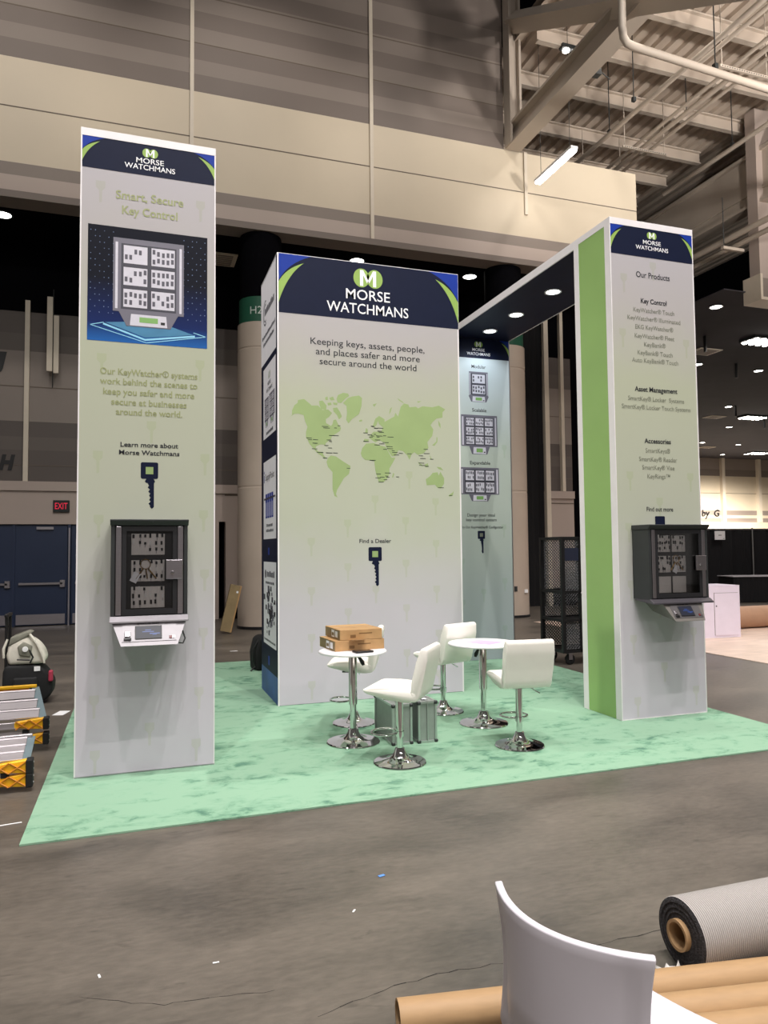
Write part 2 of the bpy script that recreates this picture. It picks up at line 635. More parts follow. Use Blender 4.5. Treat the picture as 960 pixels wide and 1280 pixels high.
def rot_about(M, loc):
    return Matrix.Translation(loc) @ M
MAP_LANDS = [
    [(0.155,3.158),(0.183,3.219),(0.216,3.243),(0.221,3.276),(0.288,3.291),(0.348,3.245),(0.371,3.224),(0.443,3.228),(0.494,3.181),(0.556,3.19),(0.601,3.153),(0.566,3.107),(0.53,3.083),(0.532,3.039),(0.588,3.009),(0.606,3.032),(0.617,3.077),(0.646,3.083),(0.668,3.035),(0.702,2.992),(0.69,2.958),(0.656,2.934),(0.599,2.899),(0.588,2.865),(0.542,2.83),(0.522,2.807),(0.531,2.783),(0.503,2.801),(0.463,2.799),(0.424,2.782),(0.413,2.754),(0.441,2.722),(0.491,2.718),(0.499,2.691),(0.53,2.653),(0.507,2.658),(0.44,2.7),(0.391,2.753),(0.346,2.801),(0.308,2.876),(0.308,2.93),(0.325,2.986),(0.298,3.05),(0.281,3.115),(0.221,3.128),(0.177,3.121),(0.128,3.08),(0.155,3.109)],
    [(0.455,3.278),(0.494,3.286),(0.539,3.233),(0.533,3.183),(0.477,3.191),(0.46,3.234)],
    [(0.653,3.312),(0.67,3.357),(0.728,3.385),(0.785,3.381),(0.799,3.354),(0.75,3.317),(0.704,3.27),(0.664,3.273)],
    [(0.612,3.209),(0.658,3.217),(0.692,3.169),(0.714,3.12),(0.68,3.085),(0.657,3.134),(0.618,3.171)],
    [(0.523,3.321),(0.551,3.334),(0.556,3.295),(0.528,3.294)],
    [(0.568,3.318),(0.613,3.337),(0.63,3.299),(0.59,3.292)],
    [(0.55,3.262),(0.59,3.269),(0.596,3.242),(0.556,3.234)],
    [(0.613,3.271),(0.664,3.268),(0.658,3.243),(0.618,3.249)],
    [(0.727,3.271),(0.785,3.331),(0.831,3.35),(0.913,3.366),(0.947,3.34),(0.941,3.25),(0.911,3.158),(0.829,3.098),(0.789,3.046),(0.762,3.084),(0.772,3.162),(0.767,3.24)],
    [(0.552,2.654),(0.586,2.683),(0.643,2.674),(0.717,2.626),(0.808,2.573),(0.79,2.484),(0.732,2.438),(0.686,2.36),(0.652,2.304),(0.64,2.26),(0.657,2.222),(0.623,2.238),(0.601,2.315),(0.602,2.501),(0.552,2.555),(0.535,2.61)],
    [(0.91,3.085),(0.94,3.098),(0.951,3.081),(0.916,3.071)],
    [(0.927,2.718),(0.946,2.779),(0.991,2.829),(1.08,2.839),(1.169,2.812),(1.22,2.801),(1.246,2.753),(1.29,2.681),(1.336,2.682),(1.302,2.62),(1.263,2.558),(1.262,2.496),(1.229,2.434),(1.191,2.403),(1.139,2.396),(1.121,2.444),(1.096,2.529),(1.084,2.638),(0.976,2.647),(0.939,2.682)],
    [(1.069,3.028),(1.102,3.115),(1.147,3.148),(1.211,3.114),(1.21,3.083),(1.328,3.151),(1.341,3.195),(1.373,3.153),(1.408,3.267),(1.447,3.306),(1.5,3.297),(1.513,3.266),(1.593,3.277),(1.619,3.259),(1.673,3.287),(1.794,3.281),(1.876,3.305),(1.957,3.265),(1.922,3.231),(1.921,3.168),(1.846,3.152),(1.798,3.111),(1.771,3.072),(1.804,3.024),(1.789,2.947),(1.728,2.876),(1.74,2.808),(1.679,2.743),(1.612,2.722),(1.566,2.752),(1.533,2.726),(1.505,2.663),(1.48,2.712),(1.428,2.759),(1.376,2.77),(1.336,2.701),(1.294,2.696),(1.25,2.756),(1.223,2.814),(1.208,2.85),(1.144,2.872),(1.099,2.846),(1.029,2.892),(1.042,2.929),(1.081,2.967),(1.171,2.971),(1.19,3.021),(1.146,3.056),(1.133,3.092),(1.114,3.042),(1.088,3.016)],
    [(0.959,2.847),(0.972,2.883),(1.023,2.879),(1.016,2.855)],
    [(0.979,2.951),(0.992,3.006),(1.011,2.989),(1.011,2.946)],
    [(1.702,2.445),(1.756,2.483),(1.79,2.522),(1.851,2.529),(1.864,2.492),(1.885,2.536),(1.931,2.462),(1.93,2.399),(1.888,2.342),(1.848,2.348),(1.815,2.385),(1.714,2.376)],
    [(1.838,2.592),(1.892,2.587),(1.925,2.55),(1.865,2.567)],
    [(1.982,2.262),(2.038,2.301),(2.052,2.32),(2.037,2.263),(1.996,2.25)],
    [(1.604,2.647),(1.664,2.606),(1.67,2.587),(1.624,2.617)],
    [(1.69,2.613),(1.731,2.632),(1.737,2.595),(1.703,2.584)],
    [(1.788,2.841),(1.84,2.887),(1.843,2.937),(1.856,2.931),(1.853,2.881),(1.815,2.835)],
    [(1.866,3.134),(1.893,3.091),(1.896,3.04),(1.872,3.077)],
    [(1.294,2.46),(1.308,2.51),(1.321,2.498),(1.304,2.454)],
    [(1.266,3.172),(1.277,3.235),(1.303,3.258),(1.283,3.198)],
    [(1.071,3.273),(1.12,3.29),(1.09,3.247)],
    [(1.752,2.727),(1.779,2.684),(1.769,2.671)],
    [(1.367,3.364),(1.434,3.324),(1.447,3.306),(1.382,3.34)],
    [(1.607,3.34),(1.66,3.346),(1.62,3.322)]]
MAP_DOTS = [(0.521,3.0),(0.537,2.984),(0.639,2.989),(0.679,3.015),(0.599,2.903),(0.645,2.904),(0.341,2.866),(0.352,2.848),(0.413,2.85),(0.408,2.812),(0.565,2.853),(0.582,2.837),(0.536,2.791),(0.576,2.765),(0.402,2.75),(0.463,2.712),(0.564,2.71),(0.638,2.712),(0.519,2.653),(0.785,2.547),(1.068,2.642),(1.068,3.025),(1.109,3.006),(1.069,3.028),(1.107,3.008),(1.161,3.01),(0.985,2.949),(1.036,2.929),(1.068,2.918),(1.093,2.937),(1.048,2.902),(1.132,2.908),(1.151,2.976),(1.144,2.921),(1.171,2.965),(1.209,2.926),(1.28,2.914),(0.991,2.854),(1.125,2.875),(1.221,2.85),(1.176,2.833),(1.118,2.818),(1.214,2.773),(1.266,2.805),(1.272,2.782),(1.31,2.759),(1.33,2.741),(1.349,2.714),(1.401,2.734),(1.506,2.731),(1.706,2.791),(1.719,2.742),(1.645,2.713),(1.671,2.683),(1.779,2.678),(1.651,2.63),(1.657,2.603),(1.717,2.595),(1.134,2.491),(1.243,2.506),(1.127,2.448),(1.178,2.458),(1.23,2.471),(1.214,2.43),(1.162,2.403),(1.359,2.465),(1.889,2.352),(2.01,2.263),(1.065,2.644),(1.243,2.459)]

# ================================================================== THE HALL
# ---- floor with its long crack
b = MB(M_FLOOR)
b.face([(-40, -14, 0), (75, -14, 0), (75, 60, 0), (-40, 60, 0)])
b.m(mat('floor_crack', '#2a2724', 0.9, var=0.1))
random.seed(4)
def crack(pts, w):
    P = []
    for (x0, y0), (x1, y1) in zip(pts, pts[1:]):
        n = max(2, int(math.hypot(x1 - x0, y1 - y0) / 0.04))
        for i in range(n):
            t = i / n
            P.append((x0 + (x1 - x0) * t + random.uniform(-.006, .006), y0 + (y1 - y0) * t + random.uniform(-.008, .008)))
    P.append(pts[-1])
    for (x0, y0), (x1, y1) in zip(P, P[1:]):
        h = w * random.uniform(.4, 1.3)
        b.face([(x0, y0 - h, .0006), (x1, y1 - h, .0006), (x1, y1 + h, .0006), (x0, y0 + h, .0006)])
crack([(0.62, 2.60), (0.89, 2.665), (1.16, 2.69), (1.43, 2.666), (1.80, 2.657), (2.11, 2.661), (2.9, 2.72)], 0.0022)
crack([(-0.2, 3.0), (0.1, 2.85), (0.5, 2.80)], 0.0014)
crack([(-0.95, 7.0), (-0.86, 4.4), (-0.72, 3.3)], 0.003)
struct(b.build('floor'))

# ---- roof deck of the high hall: ribs run in depth
b = MB(M_DECK)
x = 8.55
Z = 13.9
P = []
while x < 24:
    P += [(x, Z), (x + .17, Z), (x + .20, Z + .09), (x + .31, Z + .09)]
    x += .34
top = [(P[-1][0], Z + .25), (P[0][0], Z + .25)]
for (xa, za), (xb, zb) in zip(P, P[1:]):
    b.face([(xa, 2, za), (xb, 2, zb), (xb, 31, zb), (xa, 31, za)])
b.face([(8.55, 2, Z + .25), (24, 2, Z + .25), (24, 31, Z + .25), (8.55, 31, Z + .25)])
struct(b.build('ceiling'))

# ---- dark low ceilings: strip behind the great wall and the low hall at right
b = MB(M_BLACKWALL)
b.box(-30, 12.2, 15.62, 18.3, 8.7, 9.0)
struct(b.build('ceiling'))
b = MB(M_CEILB)
b.box(15.26, 75, 15.52, 47.2, 8.7, 8.73)
struct(b.build('ceiling'))

# ---- great upper wall over the opening
Y0 = 15.2
b = MB(M_BEIGE)
XL, XR = -30, 12.17
b.box(XL, XR, Y0, Y0 + .4, 9.2, 11.3)
b.m(M_TAUPE)
b.box(XL, XR, Y0, Y0 + .4, 8.95, 9.2)
b.m(M_BEIGE2)
b.box(XL, XR, Y0, Y0 + .4, 8.62, 8.95)
b.m(M_TAUPE2)
b.box(XL, XR, Y0 - .06, Y0 + .45, 8.48, 8.62)
z = 11.3
k = 0
for h in (.38, .32, .34, .36, .36, .40, .36, .42, 3.4):
    b.m((M_TAUPE2, M_TAUPE)[k % 2])
    if k == 8:
        b.m(M_TAUPE2)
    b.box(XL, 8.34, Y0, Y0 + .4, z, z + h)
    z += h
    k += 1
b.m(M_JOINT)
for zz in (10.31, 12.36, 13.4):
    b.box(XL, XR if zz < 11 else 8.34, Y0 - .004, Y0, zz - .012, zz + .012)
w = struct(b.build('wall_upper'))
for px, z1 in ((-2.94, 16), (1.01, 16), (4.96, 16), (8.91, 11.3)):
    MB(M_POST).box(px - .04, px + .04, Y0 - .05, Y0, 9.75 if px > 8 else 8.62, z1).build('post', w)

# ---- back wall with stripes, ledge and lower wall; black above
def back_wall(x0, x1, nm, posts):
    b = MB(M_BLACKWALL)
    b.box(x0, x1, 17.9, 18.2, 7.1, 9.0)
    b.m(M_PART2); b.box(x0, x1, 17.9, 18.2, 6.6, 7.1)
    b.m(M_PART3); b.box(x0, x1, 17.9, 18.2, 6.2, 6.6)
    b.m(M_PART); b.box(x0, x1, 17.9, 18.2, 4.6, 6.2)
    b.m(M_PART2); b.box(x0, x1, 17.9, 18.2, 4.25, 4.6)
    b.m(M_PART3); b.box(x0, x1, 17.9, 18.2, 3.95, 4.25)
    b.m(M_PART2); b.box(x0, x1, 17.9, 18.2, 3.24, 3.95)
    b.m(M_JOINT)
    b.box(x0, x1, 17.893, 17.9, 5.38, 5.40)
    b.box(x0, x1, 17.893, 17.9, 3.6, 3.615)
    b.m(M_BEIGE2)
    b.box(x0, x1, 17.80, 18.2, 3.03, 3.24)
    o = b
    return o
b = back_wall(-30, 9.55, 'wall_back', ())
b.m(M_BEIGE2)
b.box(-30, -.36, 17.86, 18.2, 2.28, 3.03)
b.box(-.36, 1.86, 17.86, 18.2, 0, 3.03)
b.box(2.02, 9.55, 17.86, 18.2, 0, 3.03)
b.box(1.86, 2.02, 17.86, 18.2, 2.35, 3.03)
b.m(M_JOINT)
b.box(2.0, 9.55, 17.853, 17.86, 2.98, 3.01)
b.m(M_BLACKWALL)
b.box(2.0, 9.55, 17.84, 17.86, 0, .28)
b.box(1.86, 2.02, 18.15, 18.2, 0, 2.35)
b.m(M_BLACK)
b.text('H', -2.80, 3.51, .30, .26, bold=.06, slant=.2, d=-17.885)
b.text('J', -3.00, 5.78, .34, .24, bold=.06, slant=.2, d=-17.885)
wb = struct(b.build('wall_back'))
for px in (-2.39, 1.45, 5.4):
    MB(M_POST).box(px - .05, px + .05, 17.82, 17.9, 3.24, 7.35).build('post', wb)
b = back_wall(10.93, 11.85, 'wall_back', ())
b.m(M_BEIGE2)
b.box(10.93, 11.85, 17.86, 18.2, 0, 3.03)
b.m(M_JOINT)
b.box(11.05, 11.85, 17.85, 17.86, 2.88, 2.91)
b.m(M_BLACKWALL)
b.box(11.1, 11.85, 17.83, 17.86, 0, .5)
b.m(M_BLACKWALL)
b.box(9.0, 11.0, 18.6, 18.7, 0, 9.0)
b.box(11.85, 14.5, 18.25, 18.3, 0, 9.0)
wb2 = struct(b.build('wall_back'))
for px, pw in ((10.99, .07), (11.5, .05)):
    MB(M_POST).box(px - pw, px + pw, 17.78, 17.9, 0 if pw > .06 else 3.24, 8.6).build('post', wb2)
# black gap curtain beside the pillar
b = MB(M_DRAPE)
P = [(9.56 + i * .098, 17.95 + (.04 if i % 2 else 0)) for i in range(15)]
P2 = [(p[0], p[1] + .03) for p in P][::-1]
b.prism(P + P2, 'Z', 0, 8.6)
tag(b.build('stage_curtain'), 'tall black curtain filling the gap right of the far pillar', 'curtain')

# dark void above the low hall and wall behind it
b = MB(M_BLACKWALL)
b.box(11.5, 75, 33, 33.3, 8.74, 32)
b.box(14.6, 15.26, 19.2, 19.4, 0, 17)
struct(b.build('wall_void'))
# far wall of the low hall
b = MB(M_BEIGE)
FY = 46.5
b.box(20, 75, FY, FY + .4, 4.47, 7.26)
b.m(M_TAUPE); b.box(20, 75, FY, FY + .4, 7.26, 8.7)
b.m(M_TAUPE2); b.box(20, 75, FY - .01, FY, 7.26, 7.8)
b.m(M_TAUPE); b.box(20, 75, FY, FY + .4, 3.5, 4.47)
b.m(M_BEIGE); b.box(20, 75, FY - .01, FY, 3.85, 4.08)
b.box(20, 75, FY - .25, FY + .4, 2.98, 3.5)
b.m(M_WHITE); b.box(20, 75, FY, FY + .4, 0, 2.98)
b.m(M_JOINT); b.box(20, 75, FY - .02, FY, 5.85, 5.88)
b.m(M_BLACK)
b.xf = Matrix.Translation((0, FY - .02, 0))
b.text('by  G', 43.55, 3.98, .52, 1.75, bold=.03, slant=.15)
b.xf = Matrix.Identity(4)
wf = struct(b.build('wall_far'))
for px in (41.0, 44.76, 48.5, 52.2):
    MB(M_POST).box(px - .14, px + .14, FY - .3, FY, 3.5, 8.7).build('post', wf)

# ---- bulkhead box hanging at the right
b = MB(M_BEIGE2)
b.box(16.28, 17.6, 15.25, 15.6, 9.0, 13.9)
b.m(M_POST)
b.box(16.02, 17.6, 15.0, 15.6, 8.34, 8.42)
b.box(16.02, 16.1, 15.0, 15.6, 8.42, 9.06)
b.m(M_TAUPE)
b.box(16.1, 17.6, 15.12, 15.6, 8.42, 9.0)
struct(b.build('trim_1'))

# ---- doors
def door(n, x0, x1, hinge):
    d = MB(M_DOOR)
    d.box(x0 + .012, x1 - .012, 17.93, 17.98, .02, 2.26, .003, 1)
    o = struct(d.build('door_%d' % n))
    k = MB(M_STEEL)
    k.box(x0 + .05, x1 - .05, 17.922, 17.93, .04, .26)
    k.build('kick_plate', o)
    p = MB(M_STEEL)
    p.box(x0 + .1, x1 - .1, 17.86, 17.89, .92, .97, .004, 1)
    p.box(x1 - .16, x1 - .05, 17.86, 17.93, .86, 1.02, .006, 1)
    p.box(x0 + .1, x0 + .16, 17.88, 17.93, .92, .97)
    p.build('push_bar', o)
    c = MB(M_STEEL)
    c.box(x0 + .45, x0 + .80, 17.87, 17.93, 2.16, 2.22)
    c.build('door_closer', o)
door(1, -3.80, -2.62, 0)
door(2, -2.60, -1.50, 0)
door(3, -1.44, -0.4, 0)
b = MB(M_DOOR)
b.box(-2.64, -2.58, 17.9, 17.98, 0, 2.28)
b.box(-1.50, -1.44, 17.88, 17.98, 0, 2.28)
b.m(M_STEEL)
b.box(-1.485, -1.455, 17.875, 17.88, 0, 2.2)
struct(b.build('trim_2'))
b = MB(mat('kraft_door_backing', '#1b2233', 0.6, var=.05))
b.box(-5, -.36, 17.985, 18.05, 0, 2.28)
struct(b.build('trim_3'))
# recessed light over the doors
t = thing('exit_sign', 'dark exit sign with red letters on the wall above the blue doors', 'exit sign', (-1.64, 17.86, 2.55))
MB(M_BLACK).box(-.17, .17, -.06, 0, 0, .27, .006, 1).build('housing', t)
b = MB(M_EXITR)
b.text('EXIT', 0, .07, .14, .26, bold=.0, d=.062)
b.build('lettering', t)

# white folded channel hanging on the far left wall
t = thing('wall_channel', 'long pale steel channel hanging upright on the striped far wall', 'channel', (-1.84, 17.7, 5.7))
b = MB(M_POST)
b.box(-.13, -.01, -.06, .0, .02, 1.72, .004, 1)
b.build('channel_half', t)
b = MB(M_POST)
b.box(.01, .12, -.06, .0, -.02, 1.30, .004, 1)
b.build('channel_half', t)
b = MB(M_CHAR)
b.tube([(0, -.03, 1.9), (0, -.03, -.35)], .012, 6)
b.build('cord', t)

# ---- round pillars with green bands
def pillar(label, x, y, code, rot):
    t = thing('pillar', label, 'pillar', (x, y, 0), group=None)
    b = MB(M_CONC_COL)
    b.lathe([(.50, 0.02), (.50, 2.96), (.492, 2.97), (.492, 3.0), (.50, 3.01), (.50, 5.93), (.492, 5.94), (.492, 5.965), (.50, 5.975), (.50, 6.5), (0, 6.5)], 40)
    b.build('shaft', t, smooth=30)
    b = MB(M_BLACK)
    b.lathe([(.515, 0), (.515, .05), (.50, .06)], 40)
    b.build('base_ring', t, smooth=30)
    b = MB(mat('dark_green_band', '#14523c', 0.6, var=.05))
    b.lathe([(.47, 6.5), (.47, 7.05), (0, 7.05)], 40)
    b.m(mat('band_lettering', '#c9d2cc', 0.6))
    vs, fs = text_poly(code, 0)
    k = .16 / CAP
    xm = (min(v[0] for v in vs) + max(v[0] for v in vs)) / 2
    nv = []
    for v in vs:
        a = rot + (v[0] - xm) * k / .475
        nv.append(b.v((.475 * math.sin(a), -.475 * math.cos(a), 6.67 + v[1] * k)))
    for q in fs:
        b.f([nv[i] for i in q])
    b.build('green_band', t, smooth=30, recalc=False)
    b = MB(M_BLACKWALL)
    b.lathe([(.45, 7.05), (.45, 8.47), (0, 8.47)], 32)
    b.build('upper_shaft', t, smooth=30)
    return t
p1 = pillar('round beige pillar behind the gap between the left and central towers', 2.52, 15.62, 'H2', -.37)
p2 = pillar('round beige pillar behind the narrow panel with cabinet pictures', 8.49, 15.66, 'H1', -.15)
MB(M_CHAR).box(-.10, -.03, -.51, -.48, .62, .74).build('outlet', p2)
MB(M_TWHITE).box(.18, .26, -.49, -.43, .58, .66).build('outlet', p2)

# ---- roof steel
tr = thing('roof_truss', 'big pale steel truss running in depth to the end of the dark upper wall', 'truss', (0, 0, 0))
b = MB(M_ROOFSTEEL)
b.box(8.36, 8.76, 3, 15.15, 11.28, 11.34)
b.box(8.52, 8.60, 3, 15.15, 11.34, 11.76)
b.box(8.36, 8.76, 3, 15.15, 11.76, 11.82)
b.build('bottom_beam', tr)
b = MB(M_ROOFSTEEL)
b.box(8.34, 8.40, 14.85, 15.15, 11.3, 16)
b.box(8.40, 8.72, 14.97, 15.03, 11.82, 16)
b.box(8.60, 8.66, 14.85, 15.15, 11.82, 16)
b.build('column', tr)
b = MB(M_ROOFSTEEL)
d0 = Vector((8.52, 14.95, 14.35)); d1 = Vector((8.52, 7.9, 9.95))
b.tube([d0, d1], .25, 4)
b.build('brace', tr)
b = MB(M_ROOFSTEEL)
b.box(16.5, 16.62, 2, 31, 11.28, 12.75)
b.box(16.35, 16.75, 2, 31, 11.22, 11.30)
b.box(16.40, 16.5, 2, 31, 12.7, 12.8)
b.box(16.46, 16.5, 2, 31, 11.62, 11.70)
tag(b.build('roof_girder'), 'deep pale steel girder at the right above the right tower', 'girder')
JY = (9.9, 11.35, 12.85, 14.35, 15.9, 17.6, 19.1, 20.6, 22.1, 24.0)
words = ('nearest', 'second', 'third', 'fourth', 'fifth', 'sixth', 'seventh', 'eighth', 'ninth', 'farthest')
for i, y in enumerate(JY):
    b = MB(M_ROOFSTEEL)
    b.box(8.8, 16.5, y - .07, y + .07, 13.52, 13.55)
    b.m(M_DECK)
    b.box(8.8, 16.5, y - .015, y + .015, 13.55, 13.84)
    b.m(M_ROOFSTEEL)
    b.box(8.8, 16.5, y - .09, y + .09, 13.84, 13.88)
    tag(b.build('roof_joist'), '%s steel roof joist counted from the front under the ribbed deck' % words[i], 'joist', 'roof joists under the deck')

def pipe(label, pts, r, name='ceiling_pipe', group='pipes under the roof deck', m=None):
    b = MB(m or M_ROOFSTEEL)
    b.tube(pts, r, 12)
    return tag(b.build(name, smooth=40), label, 'pipe', group)
pipe('fat riser pipe bending by an elbow into the long cross pipe under the roof', [(8.03, 10.27, 14.6), (8.03, 10.27, 10.78), (8.05, 10.27, 10.62), (8.12, 10.27, 10.53), (8.26, 10.27, 10.5), (16.3, 10.75, 10.5)], .07)
pipe('thin pipe in depth ending above the strip light', [(11.2, 10.0, 12.02), (11.16, 17.0, 12.02)], .06)
pipe('left pipe of the bundle carried on the slotted crossbars', [(12.12, 8.5, 12.0), (12.12, 17.5, 12.0)], .045)
pipe('middle pipe of the bundle carried on the slotted crossbars', [(12.36, 8.5, 12.0), (12.36, 17.2, 12.0)], .06)
pipe('right pipe of the bundle carried on the slotted crossbars', [(12.62, 8.5, 12.0), (12.62, 17.4, 12.0)], .045)
pipe('single pipe in depth close to the deep girder', [(14.6, 8.5, 12.0), (14.61, 17.0, 12.0)], .06)
pipe('short pipe branching toward the front from the cross pipe', [(11.62, 8.0, 12.12), (11.40, 12.1, 12.05)], .05)
pipe('thin conduit in depth above the beam end', [(10.3, 9.5, 13.0), (10.1, 16.5, 13.0)], .025)
pipe('lower pipe of the pair under the deep girder', [(15.6, 9.5, 9.92), (15.6, 19.0, 9.92)], .07)
pipe('upper pipe of the pair under the deep girder', [(15.25, 9.5, 10.02), (15.25, 19.0, 10.02)], .08)
for i, (y, wd) in enumerate(((16.92, 'farthest'), (15.1, 'middle'), (11.83, 'nearest'))):
    t = thing('pipe_crossbar', '%s slotted steel crossbar holding the pipe bundle' % wd, 'bracket', (12.4, y, 11.93), 0, 'crossbars of the pipe bundle')
    b = MB(M_ROOFSTEEL)
    b.box(-.68, .68, -.025, .025, -.045, .01)
    b.m(M_CHAR)
    for k in range(20):
        b.box(-.64 + k * .066, -.60 + k * .066, -.027, -.024, -.03, -.008)
    b.build('channel', t)
    for sx in (-.62, .62):
        MB(M_ROOFSTEEL).tube([(sx, 0, 0), (sx, 0, 1.46)], .012, 6).build('hanger_rod', t)
t = thing('pipe_crossbar', 'steel crossbar holding the pipe pair under the deep girder', 'bracket', (15.43, 15.34, 9.80), 0, 'crossbars of the pipe pair')
MB(M_ROOFSTEEL).box(-.36, .36, -.05, .05, -.06, .02).build('channel', t)
MB(M_CHAR).tube([(-.3, 0, 0), (-.3, 0, 1.4)], .012, 6).build('hanger_rod', t)
for i, (x, y, z0) in enumerate(((10.9, 13.6, 12.05), (11.18, 14.9, 12.05), (13.7, 10.6, 10.6), (14.6, 14.4, 12.05), (10.2, 10.4, 10.6), (13.1, 14.35, 12.6))):
    b = MB(M_CHAR)
    b.tube([(0, 0, 0), (0, 0, 13.9 - z0)], .012, 6)
    b.box(-.04, .04, -.04, .04, -.02, .08)
    tag(b.build('hanger_rod', loc=(x, y, z0)), ['thin rod dropping to the thin pipe before its middle', 'thin rod dropping to the thin pipe past its middle', 'thin rod dropping to the cross pipe right of the bundle', 'thin rod dropping to the single pipe near the girder', 'thin rod dropping to the cross pipe near its elbow', 'short thin rod hanging free right of the pipe bundle'][i], 'rod', 'hanger rods')
# small wall-pack flood near the beam
t = thing('beam_flood', 'small grey floodlight head clamped on the side of the big beam', 'floodlight', (8.80, 12.3, 11.5))
MB(M_CHAR).box(0, .22, -.08, .08, -.1, .06, .01, 1).build('head', t)
MB(M_CHAR).tube([(.05, 0, .0), (.3, .05, .05), (.55, .1, -.02)], .012, 6).build('cable', t)
t = thing('ceiling_lamp', 'pair of small bright lamps up in the dark bay above the beam', 'lamp', (9.62, 14.3, 13.42))
MB(M_CHAR).box(-.2, .35, -.08, .08, .04, .14).build('housing', t)
for sx in (-.06, .18):
    b = MB(M_LED)
    b.lathe([(0, 0), (.08, 0), (.08, .04), (0, .04)], 12, (sx, 0, 0))
    b.build('bulb', t)
# fluorescent strip by the wall
t = thing('strip_light', 'glowing white strip light hanging by the end of the upper wall', 'strip light', (8.93, 13.9, 10.3))
b = MB(M_TWHITE)
b.box(-.09, .09, -.78, .78, .0, .07, .008, 1)
b.build('housing', t)
b = MB(M_TUBE)
b.box(-.075, .075, -.76, .76, -.05, 0, .02, 2)
b.build('tube', t)
for sy in (-.6, .6):
    MB(M_CHAR).tube([(0, sy, .07), (0, sy, 3.55)], .006, 5).build('wire', t)

# ---- downlights and vents in the dark ceilings
DL = [(-2.71, 16.48, 'downlight in the black ceiling at the left edge of the picture'),
      (5.02, 16.59, 'downlight in the black ceiling just above the central tower'),
      (8.11, 16.71, 'downlight in the black ceiling right of the central tower, before the canopy'),
      (16.11, 16.71, 'nearest downlight of the low hall, right of the right tower header'),
      (20.55, 22.35, 'downlight of the low hall half hidden by the right tower, below a vent'),
      (23.70, 22.46, 'downlight of the low hall under the nearest flood cluster'),
      (28.38, 28.83, 'downlight of the low hall just above the middle vent'),
      (33.32, 33.85, 'downlight of the low hall below the middle flood cluster'),
      (36.55, 39.53, 'downlight of the low hall beside the farthest vent'),
      (39.82, 39.68, 'downlight of the low hall left of the farthest flood cluster'),
      (42.94, 44.39, 'farthest downlight of the low hall, against the left wall post'),
      (44.59, 43.71, 'downlight of the low hall close before the far wall, left of the farthest flood')]
for x, y, lb in DL:
    t = thing('downlight', lb, 'downlight', (x, y, 8.7), 0, 'downlights in the dark ceilings')
    b = MB(M_CHAR)
    b.lathe([(.17, 0), (.21, 0), (.21, -.03), (.17, -.03)], 20)
    b.build('ring', t)
    b = MB(M_LED)
    b.lathe([(0, -.02), (.17, -.02), (.17, 0)], 20)
    b.build('diffuser', t)
for x, y, wd in ((20.29, 18.94, 'nearest'), (31.79, 30.63, 'middle'), (44.54, 42.53, 'farthest')):
    t = thing('flood_cluster', '%s cluster of blazing floodlights under the low hall ceiling' % wd, 'floodlight', (x, y, 8.68), 0, 'flood clusters of the low hall')
    MB(M_CHAR).box(-.75, .75, -.35, .35, -.08, 0.02).build('frame', t)
    for i in range(5):
        for j in range(3):
            b = MB(M_LED)
            b.lathe([(0, -.13), (.075, -.125), (.09, -.10), (.09, -.08), (0, -.08)], 12, (-.60 + i * .30, -.26 + j * .26, 0))
            b.build('lamp_head', t)
for x, y, lb in ((1.72, 18.0, 'pale square vent in the black ceiling right of the left tower'), (19.42, 20.78, 'nearest pale vent of the low hall ceiling'), (29.91, 31.41, 'middle pale vent of the low hall ceiling'), (38.63, 41.40, 'farthest pale vent of the low hall ceiling')):
    if y < 18.1:
        y = 17.5
    t = thing('ceiling_vent', lb, 'vent', (x, y, 8.7), 0, 'ceiling vents')
    MB(M_POST).box(-.5, .5, -.38, .38, -.03, 0).build('frame', t)
    b = MB(M_TAUPE)
    for k in range(6):
        b.box(-.4, .4, -.30 + k * .11, -.24 + k * .11, -.04, -.03)
    b.build('louvres', t)
for x, y, wd in ((18.03, 19.24, 'nearest'), (22.0, 21.9, 'second'), (28.6, 28.6, 'third'), (33.0, 31.0, 'fourth')):
    b = MB(M_BLACK)
    b.tube([(0, 0, 0), (0, 0, -.55)], .05, 8)
    tag(b.build('ceiling_rod', loc=(x, y, 8.7)), '%s short black rod hanging from the low hall ceiling' % wd, 'rod', 'black rods of the low hall')

# ================================================================== THE BOOTH
b = MB(M_CARPET)
b.box(-.62, 5.50, 4.61, 10.92, .001, .012)
tag(b.build('booth_carpet'), 'mint green carpet square covering the concrete under the booth', 'carpet')

TH = 4.877


M_EYE = mat('key_eye_print', '#8ea56c', .5)


def text_lines(t, name, m, rows, u, cap, d=.002):
    for r in rows:
        b = MB(m)
        b.text(r[0], r[3] if len(r) > 3 else u, r[1], r[4] if len(r) > 4 else cap, r[2], d, bold=r[5] if len(r) > 5 else .004)
        b.build(name, t, recalc=False)


